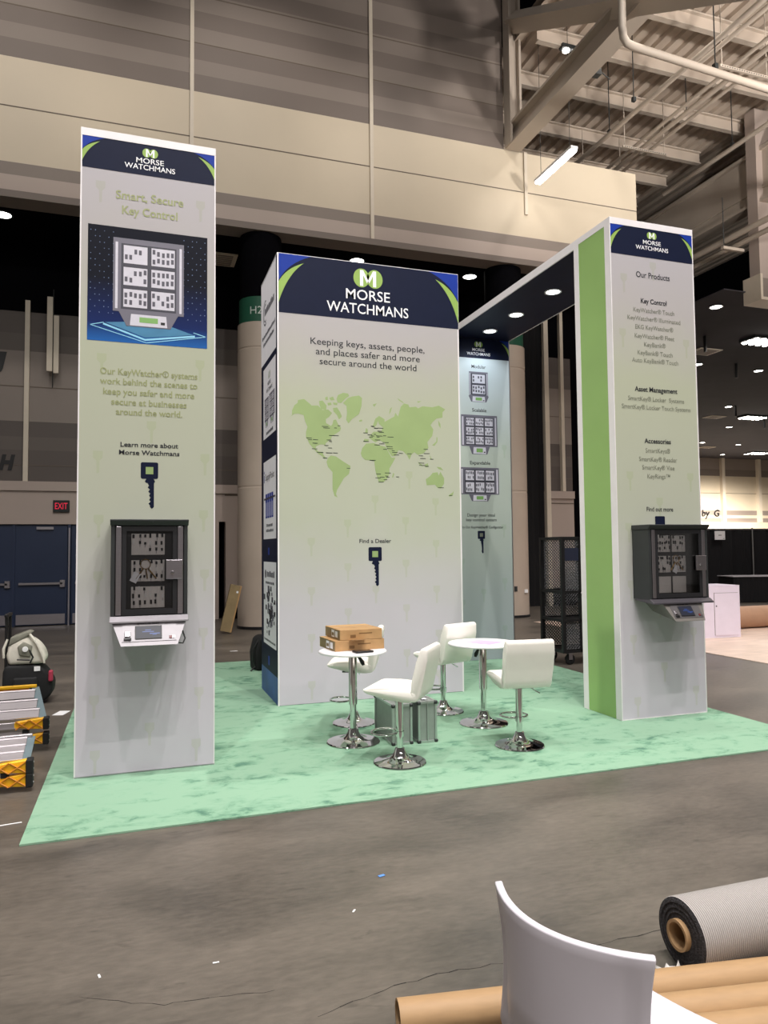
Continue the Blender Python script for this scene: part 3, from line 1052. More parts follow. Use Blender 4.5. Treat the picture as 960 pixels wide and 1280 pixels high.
def key_shape(b, u, v, h, d, m_body, m_eye=None):
    """printed key: square bow on top, notched blade below. v = top, h = overall height"""
    s = h / .36
    w = .064 * s
    r = .012 * s
    bow = []
    for cx, cz, a0 in ((w - r, -r, 0), (-w + r, -r, 90), (-w + r, -.128 * s + r, 180), (w - r, -.128 * s + r, 270)):
        for k in range(4):
            a = R(a0 + 30 * k)
            bow.append((u + cx + r * math.cos(a), v + cz + r * math.sin(a)))
    b.m(m_body)
    b.poly(bow, d)
    b.poly([(u - .022 * s, v - .128 * s), (u - .034 * s, v - .15 * s), (u - .022 * s, v - .16 * s), (u + .034 * s, v - .16 * s), (u + .042 * s, v - .15 * s), (u + .03 * s, v - .128 * s)], d)
    bl = [(u + .034 * s, v - .16 * s), (u - .012 * s, v - .16 * s)]
    z = .18
    tog = 0
    for dx in (-.004, -.012, .004, -.008, .008, -.002, .010, .0, .010, -.006, .008):
        bl.append((u + dx * s, v - z * s))
        z += .0155
    bl += [(u + .004 * s, v - .345 * s), (u + .02 * s, v - .36 * s), (u + .034 * s, v - .345 * s)]
    b.poly(bl, d)
    if m_eye:
        b.m(m_eye)
        e = .028 * s
        b.rect(u - e, u + e, v - .064 * s - e, v - .064 * s + e, d + .001)


def faint_key(b, u, v, h=.17):
    s = h / .17
    b.poly([(u - .034 * s, v), (u + .034 * s, v), (u + .034 * s, v - .05 * s), (u + .012 * s, v - .075 * s), (u + .010 * s, v - .165 * s), (u - .008 * s, v - .17 * s), (u - .010 * s, v - .075 * s), (u - .034 * s, v - .05 * s)], .0006)


def logo(b, u, v, r, mgreen, mwhite, d=.003):
    """two touching green discs crossed by a white letter M"""
    b.m(mgreen)
    b.disc(u - .82 * r, v, .98 * r, d, 32, 1.12 * r)
    b.disc(u + .82 * r, v, .98 * r, d, 32, 1.12 * r)
    b.m(mwhite)
    e = d + .0006
    t = .95 * r
    b.poly([(u - 1.0 * r, v - t), (u - .60 * r, v - t), (u - .60 * r, v + t), (u - 1.0 * r, v + t)], e)
    b.poly([(u + .60 * r, v - t), (u + 1.0 * r, v - t), (u + 1.0 * r, v + t), (u + .60 * r, v + t)], e)
    b.poly([(u - .60 * r, v + t), (u - .60 * r, v + .35 * r), (u - .13 * r, v - .60 * r), (u + .02 * r, v - .25 * r)], e)
    b.poly([(u + .60 * r, v + t), (u + .0 * r, v - .25 * r), (u + .13 * r, v - .60 * r), (u + .60 * r, v + .35 * r)], e)


def header(parent, W, v0, v1, lg, morse, watch, capm, widm, widw, xf=None, swoosh=(True, True), off=0.0, u0=0.0):
    """navy header print with blue corners, green crescents, logo and the two lines of lettering"""
    b = MB(M_NAVY)
    if xf is not None:
        b.xf = xf
    b.rect(u0, W, v0, v1, .0015)
    H = v1 - v0
    for side in (0, 1):
        if not swoosh[side]:
            continue
        def q(u, w):
            return ((W - u if side else u), v1 - w)
        n = 12
        def arc(u_t, w_t, w_e, bow):
            # curve from (u_t,w_t) at the tip down to (0,w_e) on the edge
            out = []
            for k in range(n + 1):
                t = k / n
                cx, cy = u_t * .28, w_t + (w_e - w_t) * .30
                out.append(((1 - t) ** 2 * u_t + 2 * t * (1 - t) * (cx * (1 - bow) + u_t * .5 * bow), (1 - t) ** 2 * w_t + 2 * t * (1 - t) * (cy * (1 - bow) + (w_t + w_e) * .5 * bow) + t * t * w_e))
            return out
        up = arc(.135 * W, .13 * H, .52 * H, 0.0)
        lo = arc(.135 * W, .13 * H, .90 * H, 0.12)
        b.m(M_BLUE)
        bl = arc(.175 * W, .0, .50 * H, 0.0)
        pts = [(0, 0)] + bl
        b.poly([q(*p) for p in pts][::(1 if side else -1)], .0022)
        b.m(M_GREENP)
        b.poly([q(*p) for p in (up + lo[::-1][:-1])], .0029)
    cx = W / 2 + off
    logo(b, cx, lg[0], lg[1], M_GREENP, M_TWHITE)
    b.m(M_TWHITE)
    b.text('MORSE', cx, morse, capm, widm, .003, bold=.006)
    b.text('WATCHMANS', cx, watch, capm, widw, .003, bold=.006)
    return b.build('header', parent, recalc=False)


M_CABFR = mat('printed_cabinet_frame', '#6d6b78', 0.5, var=.03)
M_CABDK = mat('printed_cabinet_dark', '#3b3a46', 0.5, var=.03)
M_CABLT = mat('printed_cabinet_light', '#cfcdd8', 0.5, var=.04, scale=30)
M_CABKEY = mat('printed_cabinet_keys', '#54525e', 0.5)


def cab_picture(b, u0, u1, v0, v1, cols, rows, seed, d=.0015, ctl=.22, ctlw=.5):
    """picture of a key cabinet with its module panels and the control unit below"""
    rnd = random.Random(seed)
    W = u1 - u0
    H = v1 - v0
    vb = v0 + H * ctl
    cx = (u0 + u1) / 2
    cw = W * ctlw / 2
    b.m(M_CABFR)
    b.rect(u0, u1, vb, v1, d)
    b.poly([(cx - cw * 1.35, vb), (cx - cw, v0), (cx + cw, v0), (cx + cw * 1.35, vb)], d)
    b.m(M_CABLT)
    rw = .035 * W
    b.rect(u0 + .03 * W, u0 + .03 * W + rw, vb + .03 * H, v1 - .05 * H, d + .0006)
    b.rect(u1 - .03 * W - rw, u1 - .03 * W, vb + .03 * H, v1 - .05 * H, d + .0006)
    b.poly([(cx - cw * .8, vb - .02 * H), (cx - cw * .85, v0 + .01 * H), (cx + cw * .85, v0 + .01 * H), (cx + cw * .8, vb - .02 * H)], d + .0006)
    b.m(M_SCREENG)
    b.rect(cx - cw * .42, cx + cw * .42, v0 + .05 * H, vb - .05 * H, d + .0012)
    b.m(M_BLACK)
    b.rect(cx + cw * .55, cx + cw * .74, v0 + .04 * H, v0 + .07 * H, d + .0012)
    b.m(M_CABDK)
    a0, a1 = u0 + .11 * W, u1 - .11 * W
    c0, c1 = vb + .03 * H, v1 - .06 * H
    b.rect(a0, a1, c0, c1, d + .0006)
    pw = (a1 - a0) / cols
    ph = (c1 - c0) / rows
    for i in range(cols):
        for j in range(rows):
            x0, x1 = a0 + i * pw + .06 * pw + .01 * W, a0 + (i + 1) * pw - .06 * pw
            z0, z1 = c0 + j * ph + .1 * ph, c0 + (j + 1) * ph - .08 * ph
            b.m(M_CABLT)
            b.rect(x0, x1, z0, z1, d + .0012)
            b.m(M_CABKEY)
            nk = 5
            for k in range(nk):
                for r in range(2):
                    if rnd.random() < .8:
                        xx = x0 + (k + .5) / nk * (x1 - x0) + rnd.uniform(-.01, .01) * pw
                        zz = z0 + (.3 + .42 * r) * (z1 - z0) + rnd.uniform(-.06, .06) * ph
                        b.rect(xx - .05 * pw, xx + .05 * pw, zz - .11 * ph, zz + .11 * ph, d + .0018)


# ------------------------------------------------------------------ left tower
LX, LY, LW = -.426, 5.779, .996
t = thing('display_tower', 'tall narrow printed tower at the left with a cabinet picture under its header', 'tower', (LX, LY, 0))
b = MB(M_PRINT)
b.box(.006, LW - .006, .0, .60, .016, 4.82)
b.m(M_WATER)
for u, w in [(.15, 1.9), (.91, 1.94), (.15, 1.48), (.92, 1.48), (.14, 1.0), (.91, 1.03), (.13, .57), (.88, .58), (.52, .78), (.52, .34), (.14, .17), (.86, .19), (.14, 2.38), (.92, 2.38), (.52, 2.62), (.16, 3.12), (.88, 3.12), (.14, 4.45), (.88, 4.40)]:
    faint_key(b, u, w + .03, .17)
b.build('panel', t)
b = MB(M_WHITE)
b.box(-.002, LW + .002, -.004, .604, 4.818, TH)
b.box(-.002, .008, -.003, .604, .012, 4.818)
b.box(LW - .008, LW + .002, -.003, .604, .012, 4.818)
b.m(M_STEEL)
b.box(0, LW, -.004, .0, .012, .022)
b.build('frame', t)
header(t, LW, 4.573, 4.818, (4.752, .032), 4.668, 4.616, .040, .205, .375)
text_lines(t, 'headline', M_TOLIVE, [('Smart, Secure', 4.362, .50, .5, .062, .02), ('Key Control', 4.247, .41, .5, .062, .02)], .5, .062)
# picture
def blue_picture_mat():
    m = bpy.data.materials.new('navy_picture_print')
    m.use_nodes = True
    nt = m.node_tree
    bs = nt.nodes['Principled BSDF']
    bs.inputs['Roughness'].default_value = .5
    bs.inputs['Specular IOR Level'].default_value = 0.12
    tc = nt.nodes.new('ShaderNodeTexCoord')
    sx = nt.nodes.new('ShaderNodeSeparateXYZ')
    nt.links.new(tc.outputs['Object'], sx.inputs[0])
    mr = nt.nodes.new('ShaderNodeMapRange')
    mr.inputs['From Min'].default_value = 3.25
    mr.inputs['From Max'].default_value = 4.13
    nt.links.new(sx.outputs['Z'], mr.inputs['Value'])
    rp = nt.nodes.new('ShaderNodeValToRGB')
    e = rp.color_ramp.elements
    e[0].position = 0; e[0].color = srgb('#2560a8')
    e[1].position = .55; e[1].color = srgb('#10131f')
    k = e.new(.16); k.color = srgb('#17285c')
    nt.links.new(mr.outputs[0], rp.inputs['Fac'])
    nt.links.new(rp.outputs[0], bs.inputs['Base Color'])
    return m
M_PIC = blue_picture_mat()
M_CYAN = mat('cyan_print', '#8fd0ee', 0.4)
M_CYAN2 = mat('teal_print', '#3f7fa6', 0.4, var=.1)
b = MB(M_PIC)
u0, u1, v0, v1 = .055, .934, 3.245, 4.137
b.rect(u0, u1, v0, v1, .0012)
b.m(M_CYAN2)
b.poly([(.18, 3.39), (.47, 3.295), (.83, 3.345), (.55, 3.43)], .0018)
b.m(M_CYAN)
b.poly([(.17, 3.385), (.47, 3.285), (.47, 3.270), (.165, 3.372)], .0024)
b.poly([(.47, 3.285), (.84, 3.343), (.84, 3.328), (.47, 3.270)], .0024)
for p, q in (((.075, 3.36), (.48, 3.252)), ((.48, 3.252), (.925, 3.335)), ((.075, 3.36), (.17, 3.385)), ((.83, 3.36), (.925, 3.335))):
    b.poly([(p[0], p[1]), (q[0], q[1]), (q[0], q[1] + .006), (p[0], p[1] + .006)], .0024)
b.m(mat('faint_dot_print', '#6a7ea6', 0.5))
for i in range(6):
    for j in range(15):
        for s in (0, 1):
            uu = (.075 + i * .032) if s == 0 else (.915 - i * .032)
            if (i * 7 + j * 3 + s) % 5 < 3 and not (.25 < uu < .75):
                b.rect(uu - .003, uu + .003, 4.09 - j * .045, 4.096 - j * .045, .0018)
cab_picture(b, .235, .755, 3.375, 4.055, 2, 3, 3, .003, .16, .62)
b.build('product_picture', t, recalc=False)
text_lines(t, 'paragraph_line', M_TOLIVE, [(s, z, w, .505, .046, .02) for s, z, w in (('Our KeyWatcher® systems', 2.995, .712), ('work behind the scenes to', 2.920, .712), ('keep you safer and more', 2.842, .665), ('secure at businesses', 2.765, .55), ('around the world.', 2.690, .485))], .505, .046)
text_lines(t, 'caption', M_TDARK, [('Learn more about', 2.448, .42, .508, .034, .018), ('Morse Watchmans', 2.388, .44, .508, .034, .018)], .508, .034)
b = MB()
key_shape(b, .508, 2.333, .355, .0015, M_NAVY, M_EYE)
b.build('key_emblem', t, recalc=False)

# ------------------------------------------------------------------ central tower
CX, CY, CW, CD = 1.414, 7.651, 2.14, 1.061
t = thing('display_tower', 'wide central printed tower with a green world map on its front', 'tower', (CX, CY, 0))
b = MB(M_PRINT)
b.box(.004, CW - .004, .0, CD, .016, TH)
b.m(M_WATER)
for u, w in [(.36, 1.22), (.36, .72), (.36, .22), (.77, 1.95), (.77, 1.47), (.77, .98), (.72, .47), (1.09, 2.22), (1.09, 1.22), (1.1, .75), (1.45, 1.98), (1.45, 1.5), (1.45, 1.0), (1.45, .5), (1.82, 2.2), (1.82, 1.72), (1.82, 1.2), (1.84, .7), (1.5, 2.5), (1.84, .25), (.36, 1.75)]:
    faint_key(b, u, w + .03, .2)
b.build('panel', t)
b = MB(M_WHITE)
b.box(-.004, .012, -.003, .0, .012, TH + .002)
b.box(CW - .012, CW + .003, -.003, .0, .012, 4.22)
b.box(CW, CW + .004, 0, CD, .012, TH)
b.box(-.004, CW + .004, .0, CD, TH, TH + .006)
b.build('frame', t)
header(t, CW, 4.225, TH, (4.705, .096), 4.455, 4.295, .112, .52, .965, off=-.04)
text_lines(t, 'headline', M_TDARK, [('Keeping keys, assets, people,', 3.905, 1.345), ('and places safer and more', 3.795, 1.225), ('secure around the world', 3.687, 1.14)], 1.034, .072)
b = MB(M_MAPG)
for land in MAP_LANDS:
    b.poly(land, .0012)
b.m(M_TDARK)
rnd = random.Random(2)
for (u, w) in MAP_DOTS:
    L = rnd.uniform(.014, .038)
    b.rect(u - L, u + L, w - .0032, w + .0032, .0022)
b.build('world_map', t, recalc=False)
b = MB(M_TDARK)
b.text('Find a Dealer', 1.09, 1.722, .043, .372, bold=.012)
b.build('caption', t, recalc=False)
b = MB()
key_shape(b, 1.085, 1.675, .435, .0015, M_NAVY, M_EYE)
b.build('key_emblem', t, recalc=False)
# left side of the central tower: navy print with four pale posters
SIDE = Matrix.Translation((0, CD, 0)) @ Matrix.Rotation(R(-90), 4, 'Z')
b = MB(M_NAVY)
b.xf = SIDE
b.rect(0, CD, .014, TH, .002)
b.m(mat('deep_blue_print', '#24488e', .45, var=.3, scale=3))
b.rect(0, CD, .014, .30, .0026)
b.m(M_BLUE)
b.rect(.46, .54, 1.60, 1.68, .0026)
b.rect(.46, .54, .36, .46, .0026)
b.build('side_print', t, recalc=False)
M_POSTER = mat('white_poster', '#e9e8ee', .45, var=.02)
M_SCRIB = mat('poster_small_print', '#55565e', .5)
PU0, PU1 = .155, .965
def poster(v0, v1, u0=PU0, u1=PU1):
    q = MB(M_POSTER)
    q.xf = SIDE
    q.rect(u0, u1, v0, v1, .0034)
    return q
def small_print(q, u0, u1, w, h, n, seed):
    rd = random.Random(seed)
    q.m(M_SCRIB)
    x = u0
    while x < u1:
        L = rd.uniform(.5, 1.0) * (u1 - u0) / n
        q.rect(x, min(u1, x + L), w, w + h * rd.uniform(.7, 1), .0046)
        x += L + (u1 - u0) / n * .22
q = poster(3.86, TH - .01, 0.0, .985)
q.m(M_SCRIB)
for k in range(14):
    a0, a1 = R(70 + k * 16), R(70 + (k + 1) * 16)
    for rr in (.15, .11):
        q.poly([(.30 + rr * math.cos(a0), 4.45 + rr * math.sin(a0)), (.30 + rr * math.cos(a1), 4.45 + rr * math.sin(a1)), (.30 + (rr - .018) * math.cos(a1), 4.45 + (rr - .018) * math.sin(a1)), (.30 + (rr - .018) * math.cos(a0), 4.45 + (rr - .018) * math.sin(a0))], .0046)
small_print(q, .26, .88, 4.42, .09, 11, 1)
small_print(q, .08, .94, 4.16, .045, 16, 2)
small_print(q, .16, .86, 4.07, .045, 13, 3)
q.build('poster', t, recalc=False)
q = poster(2.955, 3.79)
logo(q, .56, 3.66, .04, mat('grey_green_print', '#aeb8a8', .5), M_POSTER, .0046)
q.m(M_SCRIB)
q.text('MORSE', .56, 3.545, .045, .20, .0046, bold=.005)
q.text('WATCHMANS', .56, 3.475, .045, .40, .0046, bold=.005)
cab_picture(q, .24, .52, 3.08, 3.42, 2, 3, 5, .0046)
cab_picture(q, .56, .90, 3.08, 3.43, 2, 3, 6, .0046)
small_print(q, .35, .80, 2.99, .04, 8, 7)
q.build('poster', t, recalc=False)
q = poster(1.78, 2.685)
q.m(M_BLUE)
q.rect(.19, .225, 2.44, 2.53, .0046)
q.disc(.207, 2.56, .02, .0046, 12)
q.m(M_SCRIB)
q.text('SupplyPoint', .57, 2.46, .075, .58, .0046, bold=.005)
q.m(M_BLUE)
for k in range(4):
    q.rect(.30 + k * .13, .41 + k * .13, 2.02, 2.30, .0046)
q.m(mat('pale_violet_print', '#8a8fc0', .5))
for k in range(4):
    q.rect(.32 + k * .13, .39 + k * .13, 2.04, 2.20, .0056)
q.m(M_CABDK)
q.rect(.2, .93, 2.235, 2.255, .0062)
small_print(q, .36, .76, 1.92, .035, 6, 8)
small_print(q, .34, .80, 1.86, .035, 6, 9)
q.build('poster', t, recalc=False)
q = poster(.58, 1.52)
q.m(M_SCRIB)
q.disc(.29, 1.38, .05, .0046, 14)
small_print(q, .38, .88, 1.35, .07, 6, 10)
small_print(q, .30, .86, 1.27, .03, 5, 11)
rd = random.Random(5)
for k in range(60):
    uu = .56 + rd.gauss(0, .13); ww = .98 + rd.gauss(0, .12)
    q.m((M_BLACK, M_CABFR, M_CABDK)[k % 3])
    a = rd.uniform(.015, .05)
    uu = min(.88, max(.22, uu)); ww = min(1.22, max(.72, ww))
    q.rect(uu - a, uu + a, ww - a * .7, ww + a * .7, .0046 + k * .00002)
small_print(q, .2, .92, .62, .025, 14, 12)
q.build('poster', t, recalc=False)

# ------------------------------------------------------------------ right tower
RX, RY, RW, RD = 4.341, 5.825, .995, .611
t = thing('display_tower', 'narrow printed tower at the right listing products, with a bright green side', 'tower', (RX, RY, 0))
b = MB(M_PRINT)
b.box(.006, RW - .006, .0, RD - .002, .016, 4.815)
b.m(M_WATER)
for u, w in [(.15, .78), (.86, .82), (.50, .5), (.18, .19), (.87, .25), (.47, 1.12), (.13, 1.85), (.14, 1.3), (.88, 2.35), (.16, 2.35), (.5, 2.1), (.12, 3.75), (.88, 3.7), (.5, 4.45), (.15, 4.3)]:
    faint_key(b, u, w + .03, .19)
b.build('panel', t)
b = MB(M_WHITE)
b.box(-.003, RW + .003, -.004, RD, 4.813, TH)
b.box(-.003, .006, -.003, .085, .012, 4.813)
b.box(-.003, .006, RD - .085, RD, .012, 4.813)
b.box(RW - .008, RW + .003, -.003, RD, .012, 4.813)
b.box(.006, RW - .008, -.003, 0, .012, .022)
b.build('frame', t)
MB(M_GREENPANEL).box(-.001, .006, .085, RD - .085, .014, 4.813).build('green_side', t)
header(t, RW - .005, 4.52, 4.812, (4.748, .032), 4.656, 4.597, .040, .215, .39, u0=.008)
text_lines(t, 'heading', M_TDARK, [('Our Products', 4.312, .405, .497, .056, .012), ('Key Control', 4.055, .31, .497, .046, .022), ('Asset Management', 3.172, .51, .497, .046, .022), ('Accessories', 2.663, .315, .497, .046, .022), ('Find out more', 1.995, .315, .5, .042, .014)], .497, .046)
text_lines(t, 'product_line', M_TGREY, [(s, z, w, .497, .043, .003) for s, z, w in (('KeyWatcher® Touch', 3.962, .49), ('KeyWatcher® Illuminated', 3.878, .635), ('EKG KeyWatcher®', 3.792, .455), ('KeyWatcher® Fleet', 3.703, .475), ('KeyBank®', 3.622, .26), ('KeyBank® Touch', 3.537, .42), ('Auto KeyBank® Touch', 3.46, .555),
                ('SmartKey® Locker  Systems', 3.078, .67), ('SmartKey® Locker Touch Systems', 2.995, .82),
                ('SmartKeys®', 2.57, .295), ('SmartKey® Reader', 2.484, .455), ('SmartKey® Vise', 2.403, .385), ('KeyRings™', 2.317, .27))], .497, .043)
b = MB()
key_shape(b, .497, 1.948, .33, .0015, M_NAVY, None)
b.build('key_emblem', t, recalc=False)

# ------------------------------------------------------------------ canopy from the right tower back to the narrow panel
BY = 9.673
t = thing('canopy_beam', 'flat canopy with navy underside and three lights, bridging the right tower and the narrow rear panel', 'canopy', (RX, RY + RD, 0))
CL = BY + .10 - (RY + RD)
b = MB(M_WHITE)
b.box(-.003, .012, .001, CL, 4.79, TH)
b.box(RW - .012, RW + .003, .001, CL, 4.79, TH)
b.box(.012, RW - .012, .001, CL, 4.81, TH)
b.build('shell', t)
MB(M_NAVY).box(.012, RW - .012, .001, CL, 4.794, 4.81).build('soffit', t)
for ly in (7.604, 8.519, 9.287):
    b = MB(M_TWHITE)
    b.lathe([(.085, 0), (.105, 0), (.105, -.008), (.085, -.008)], 28, (.475, ly - RY - RD, 4.794))
    o = b.build('downlight', t, smooth=30)
    b = MB(M_LEDC)
    b.lathe([(0, -.004), (.085, -.004), (.085, -.001)], 28, (.475, ly - RY - RD, 4.794))
    b.build('diffuser', o, smooth=30)
    spot('canopy_light', (RX + .475, ly, 4.77), 32, 150, .08, (.86, .95, 1.0))

# ------------------------------------------------------------------ narrow rear panel
t = thing('rear_display', 'narrow rear panel under the canopy with three pictures of key cabinets', 'panel', (RX, BY, 0))
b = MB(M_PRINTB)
b.box(0, RW, 0, .10, .013, 4.788)
b.m(M_WATERB)
for u, w in [(.16, 1.5), (.16, .9), (.85, 2.0), (.85, 1.2), (.5, 1.05), (.84, .5), (.88, 3.2)]:
    faint_key(b, u, w, .2)
b.build('panel', t)
b = MB(M_STEEL)
b.box(RW - .01, RW + .004, -.003, .103, .013, 4.788)
b.build('frame', t)
header(t, RW, 4.49, 4.787, (4.702, .038), 4.600, 4.535, .042, .205, .385, swoosh=(False, True), off=-.02)
text_lines(t, 'heading', M_TDARK, [('Modular', 4.338, .235, .475, .05, .006), ('Scalable', 3.682, .235, .475, .05, .006), ('Expandable', 2.892, .33, .475, .05, .006), ('Design your ideal', 2.118, .455, .477, .044), ('key control system', 2.048, .50, .482, .044), ('Try Our KeyWatcher® Configurator', 1.942, .70, .49, .036, .012)], .475, .05)
for (a, c, d, e, cc, rr, sd) in ((.313, .625, 3.83, 4.285, 1, 2, 11), (.172, .768, 3.045, 3.632, 3, 3, 12), (.146, .782, 2.345, 2.846, 3, 2, 13)):
    b = MB()
    cab_picture(b, a, c, d, e, cc, rr, sd, .0015, .2, .8 if cc == 1 else .42)
    b.build('product_picture', t, recalc=False)
b = MB()
key_shape(b, .475, 1.905, .335, .0015, M_NAVY, M_TGREY)
b.build('key_emblem', t, recalc=False)

# ------------------------------------------------------------------ wall-mounted key cabinets
M_PLATE = mat('key_panel_plate', '#e6e0da', 0.5, var=.03)
M_KEYS = mat('dark_key_tags', '#1c1a1c', 0.5)
M_KEYW = mat('white_key_tags', '#e8e6e2', 0.5)
M_BRASS = mat('brass_keys', '#b08a4a', 0.35, .8, var=.1)
M_LIP = mat('lip_grey_metal', '#6f6c6e', 0.35, .5, var=.03)


def key_cabinet(label, loc, w, cols, top_w, bot_w, m_ctl, m_lip, blank_row, seed, cable):
    rnd = random.Random(seed)
    t = thing('key_cabinet', label, 'key cabinet', loc)
    h, d = .70, .238
    hw = w / 2
    b = MB(M_CHAR)
    b.box(-hw, -hw + .028, -d, -.001, .0, h - .045, .003, 1)
    b.box(hw - .028, hw, -d, -.001, .0, h - .045, .003, 1)
    b.prism([(-.001, h - .045), (-.001, h), (-d - .03, h), (-d - .03, h - .012), (-d, h - .045)], 'X', -hw - .006, hw + .006, .003, 1)
    b.box(-hw + .028, hw - .028, -d + .02, -.001, .0, .03)
    b.box(-hw + .028, hw - .028, -.02, -.001, .03, h - .045)
    b.m(M_STEEL)
    b.lathe([(0, 0), (.005, 0)], 10, (.02, -d - .0305, h - .02))
    b.build('body', t)
    for sx in (-1, 1):
        x = sx * (hw - .052)
        MB(M_STEEL).box(x - .02, x + .02, -d - .004, -d + .02, .012, h - .05, .004, 2).build('rail', t)
    # door frame and pane
    dx = hw - .075
    b = MB(mat('door_frame_black', '#232326', .4, var=.05))
    z0, z1 = .012, h - .05
    b.box(-dx, -dx + .03, -d, -d + .02, z0, z1)
    b.box(dx - .03, dx, -d, -d + .02, z0, z1)
    b.box(-dx + .03, dx - .03, -d, -d + .02, z1 - .035, z1)
    b.box(-dx + .03, dx - .03, -d, -d + .02, z0, z0 + .04)
    dr = b.build('door', t)
    MB(M_GLASS).box(-dx + .03, dx - .03, -d + .003, -d + .006, z0 + .04, z1 - .035).build('pane', dr)
    b = MB(M_STEEL)
    b.box(hw - .155, hw - .035, -d - .022, -d - .002, .265, .405, .004, 1)
    lk = b.build('lock_plate', dr)
    b = MB(M_CHROME)
    b.xf = Matrix.Translation((hw - .11, -d - .022, .31)) @ Matrix.Rotation(R(90), 4, 'X')
    b.lathe([(.014, 0), (.012, .008), (0, .009)], 16)
    b.build('lock_cylinder', lk, smooth=40)
    # dark liner and module panels with keys
    b = MB(mat('cabinet_liner', '#2a2829', .6, var=.05))
    b.box(-hw + .03, hw - .03, -d + .029, -d + .034, .03, h - .048)
    b.build('liner', t)
    pw = .185 if cols == 1 else (.155)
    xs = [-.012] if cols == 1 else [-.155, .02]
    if cols == 1:
        pw = .232
    for ci, xc in enumerate(xs):
        for ri in range(3):
            zc = .135 + ri * .192
            ph = .155
            b = MB(M_PLATE)
            b.box(xc - pw / 2, xc + pw / 2, -d + .023, -d + .029, zc - ph / 2, zc + ph / 2, .002, 1)
            if not (blank_row and ri == 0):
                for r in range(3):
                    for k in range(6):
                        if rnd.random() < .88:
                            xx = xc - pw / 2 + (k + .5) * pw / 6 + rnd.uniform(-.006, .006)
                            zz = zc - ph / 2 + .02 + r * .05 + rnd.uniform(0, .012)
                            b.m(M_KEYS if rnd.random() < .8 else M_KEYW)
                            L = rnd.uniform(.018, .034)
                            b.box(xx - .007, xx + .007, -d + .0175, -d + .023, zz, zz + L)
                            if rnd.random() < .5:
                                b.m(M_STEEL)
                                b.box(xx - .002, xx + .002, -d + .0165, -d + .02, zz - .02, zz)
            b.build('key_panel', t)
    # hanging bunch of brass keys with a white tag
    b = MB(M_BRASS)
    kx = -.03 if cols == 1 else -.02
    b.tube([(kx + .035 * math.cos(a), -d + .014, .375 + .035 * math.sin(a)) for a in [2 * math.pi * i / 16 for i in range(16)]], .003, 6, closed=True)
    for a in (-.5, .1, .6):
        b.tube([(kx + .03 * math.sin(a) * 1.2, -d + .014, .34), (kx + .075 * math.sin(a) * 1.8, -d + .014, .27)], .005, 6)
    b.build('key_ring', t)
    b = MB(M_TWHITE)
    tx = -.10 if cols == 1 else -.03
    b.xf = Matrix.Translation((tx, -d + .010, .28)) @ Matrix.Rotation(R(28), 4, 'Y')
    b.box(-.025, .025, 0, .001, -.037, .037)
    b.build('paper_tag', t)
    # sloping lip under the door
    b = MB(m_lip)
    b.prism([(-d + .01, 0), (-d - .005, 0.004), (-d - .055, -.028), (-d - .055, -.042), (-.03, -.012), (-.03, 0)], 'X', -hw - .004, hw + .004, .002, 1)
    b.build('lip', t)
    # control unit
    b = MB(m_ctl)
    tw, bw = top_w / 2, bot_w / 2
    yt, zt = -d - .025, -.034
    yb, zb = -d - .135, -.175
    b.hexa([(-bw, yb, zb - .022), (bw, yb, zb - .022), (bw, -.06, zb + .05), (-bw, -.06, zb + .05),
            (-tw, yt, zt), (tw, yt, zt), (tw, -.004, zt + .01), (-tw, -.004, zt + .01)], .003, 1)
    cu = b.build('control_unit', t)
    # local frame of its sloping face: u across, v up the slope
    n = Vector((0, zt - zb + .022, 0))
    up = Vector((0, yt - yb, zt - (zb - .022)))
    L = up.length
    up = up / L
    rt = Vector((1, 0, 0))
    nrm = rt.cross(up)
    if nrm.y > 0:
        nrm = -nrm
    F = Matrix(((rt.x, -nrm.x, up.x, 0), (rt.y, -nrm.y, up.y, yb), (rt.z, -nrm.z, up.z, zb - .022), (0, 0, 0, 1)))
    s = bot_w / .39
    b = MB(M_SILVERP if m_ctl is M_SILVERP else M_LIP)
    b.xf = F
    b.box(-bw * .96, bw * .96, -.004, 0, .035, L - .012)
    fp = b.build('face_plate', cu)
    b = MB(M_BLACK)
    b.xf = F
    b.box(-.10 * s, .085 * s, -.010, -.004, .05, L - .04, .003, 1)
    sc = b.build('screen', cu)
    b = MB(M_SCREEN)
    b.xf = F
    b.rect(-.093 * s, .078 * s, .057, L - .047, .0105)
    b.m(mat('screen_glow_blue', '#24407e', .4, emit=.05))
    for (a0, c0, a1, c1) in ((-.05, .5, .03, .56), (-.03, .62, .01, .68), (0, .35, .07, .42), (.02, .28, .05, .33)):
        b.rect(a0 * s, a1 * s, .05 + c0 * (L - .09), .05 + c1 * (L - .09), .011)
    b.build('display', sc, recalc=False)
    b = MB(M_BLACK)
    b.xf = F
    b.box(-.175 * s, -.125 * s, -.018, -.004, .045, .062, .003, 1)
    b.m(M_STEEL)
    b.box(-.17 * s, -.13 * s, -.014, -.004, .07, .115, .005, 1)
    b.build('card_reader', cu)
    b = MB(M_BLACK)
    b.xf = F
    b.text('KEYWATCHER TOUCH', -.01, L - .028, .012, .15 * s, .0046, bold=.02)
    b.build('lettering', cu, recalc=False)
    b = MB(mat('sensor_red', '#6a2326', .4))
    b.xf = F
    b.box(.135 * s, .155 * s, -.009, -.004, .05, .07)
    b.m(M_STEEL)
    b.box(.158 * s, .175 * s, -.009, -.004, .05, .07)
    b.build('finger_sensor', cu)
    if cable:
        b = MB(M_BLACK)
        pts = [(bw - .02, -d - .03, -.16), (bw + .005, -d - .05, -.195), (bw + .04, -d - .05, -.20), (bw + .055, -d - .04, -.165), (bw + .04, -d - .0, -.12), (bw + .02, -.12, -.08)]
        b.tube(pts, .006, 8)
        b.build('cable', t, smooth=60)
    return t


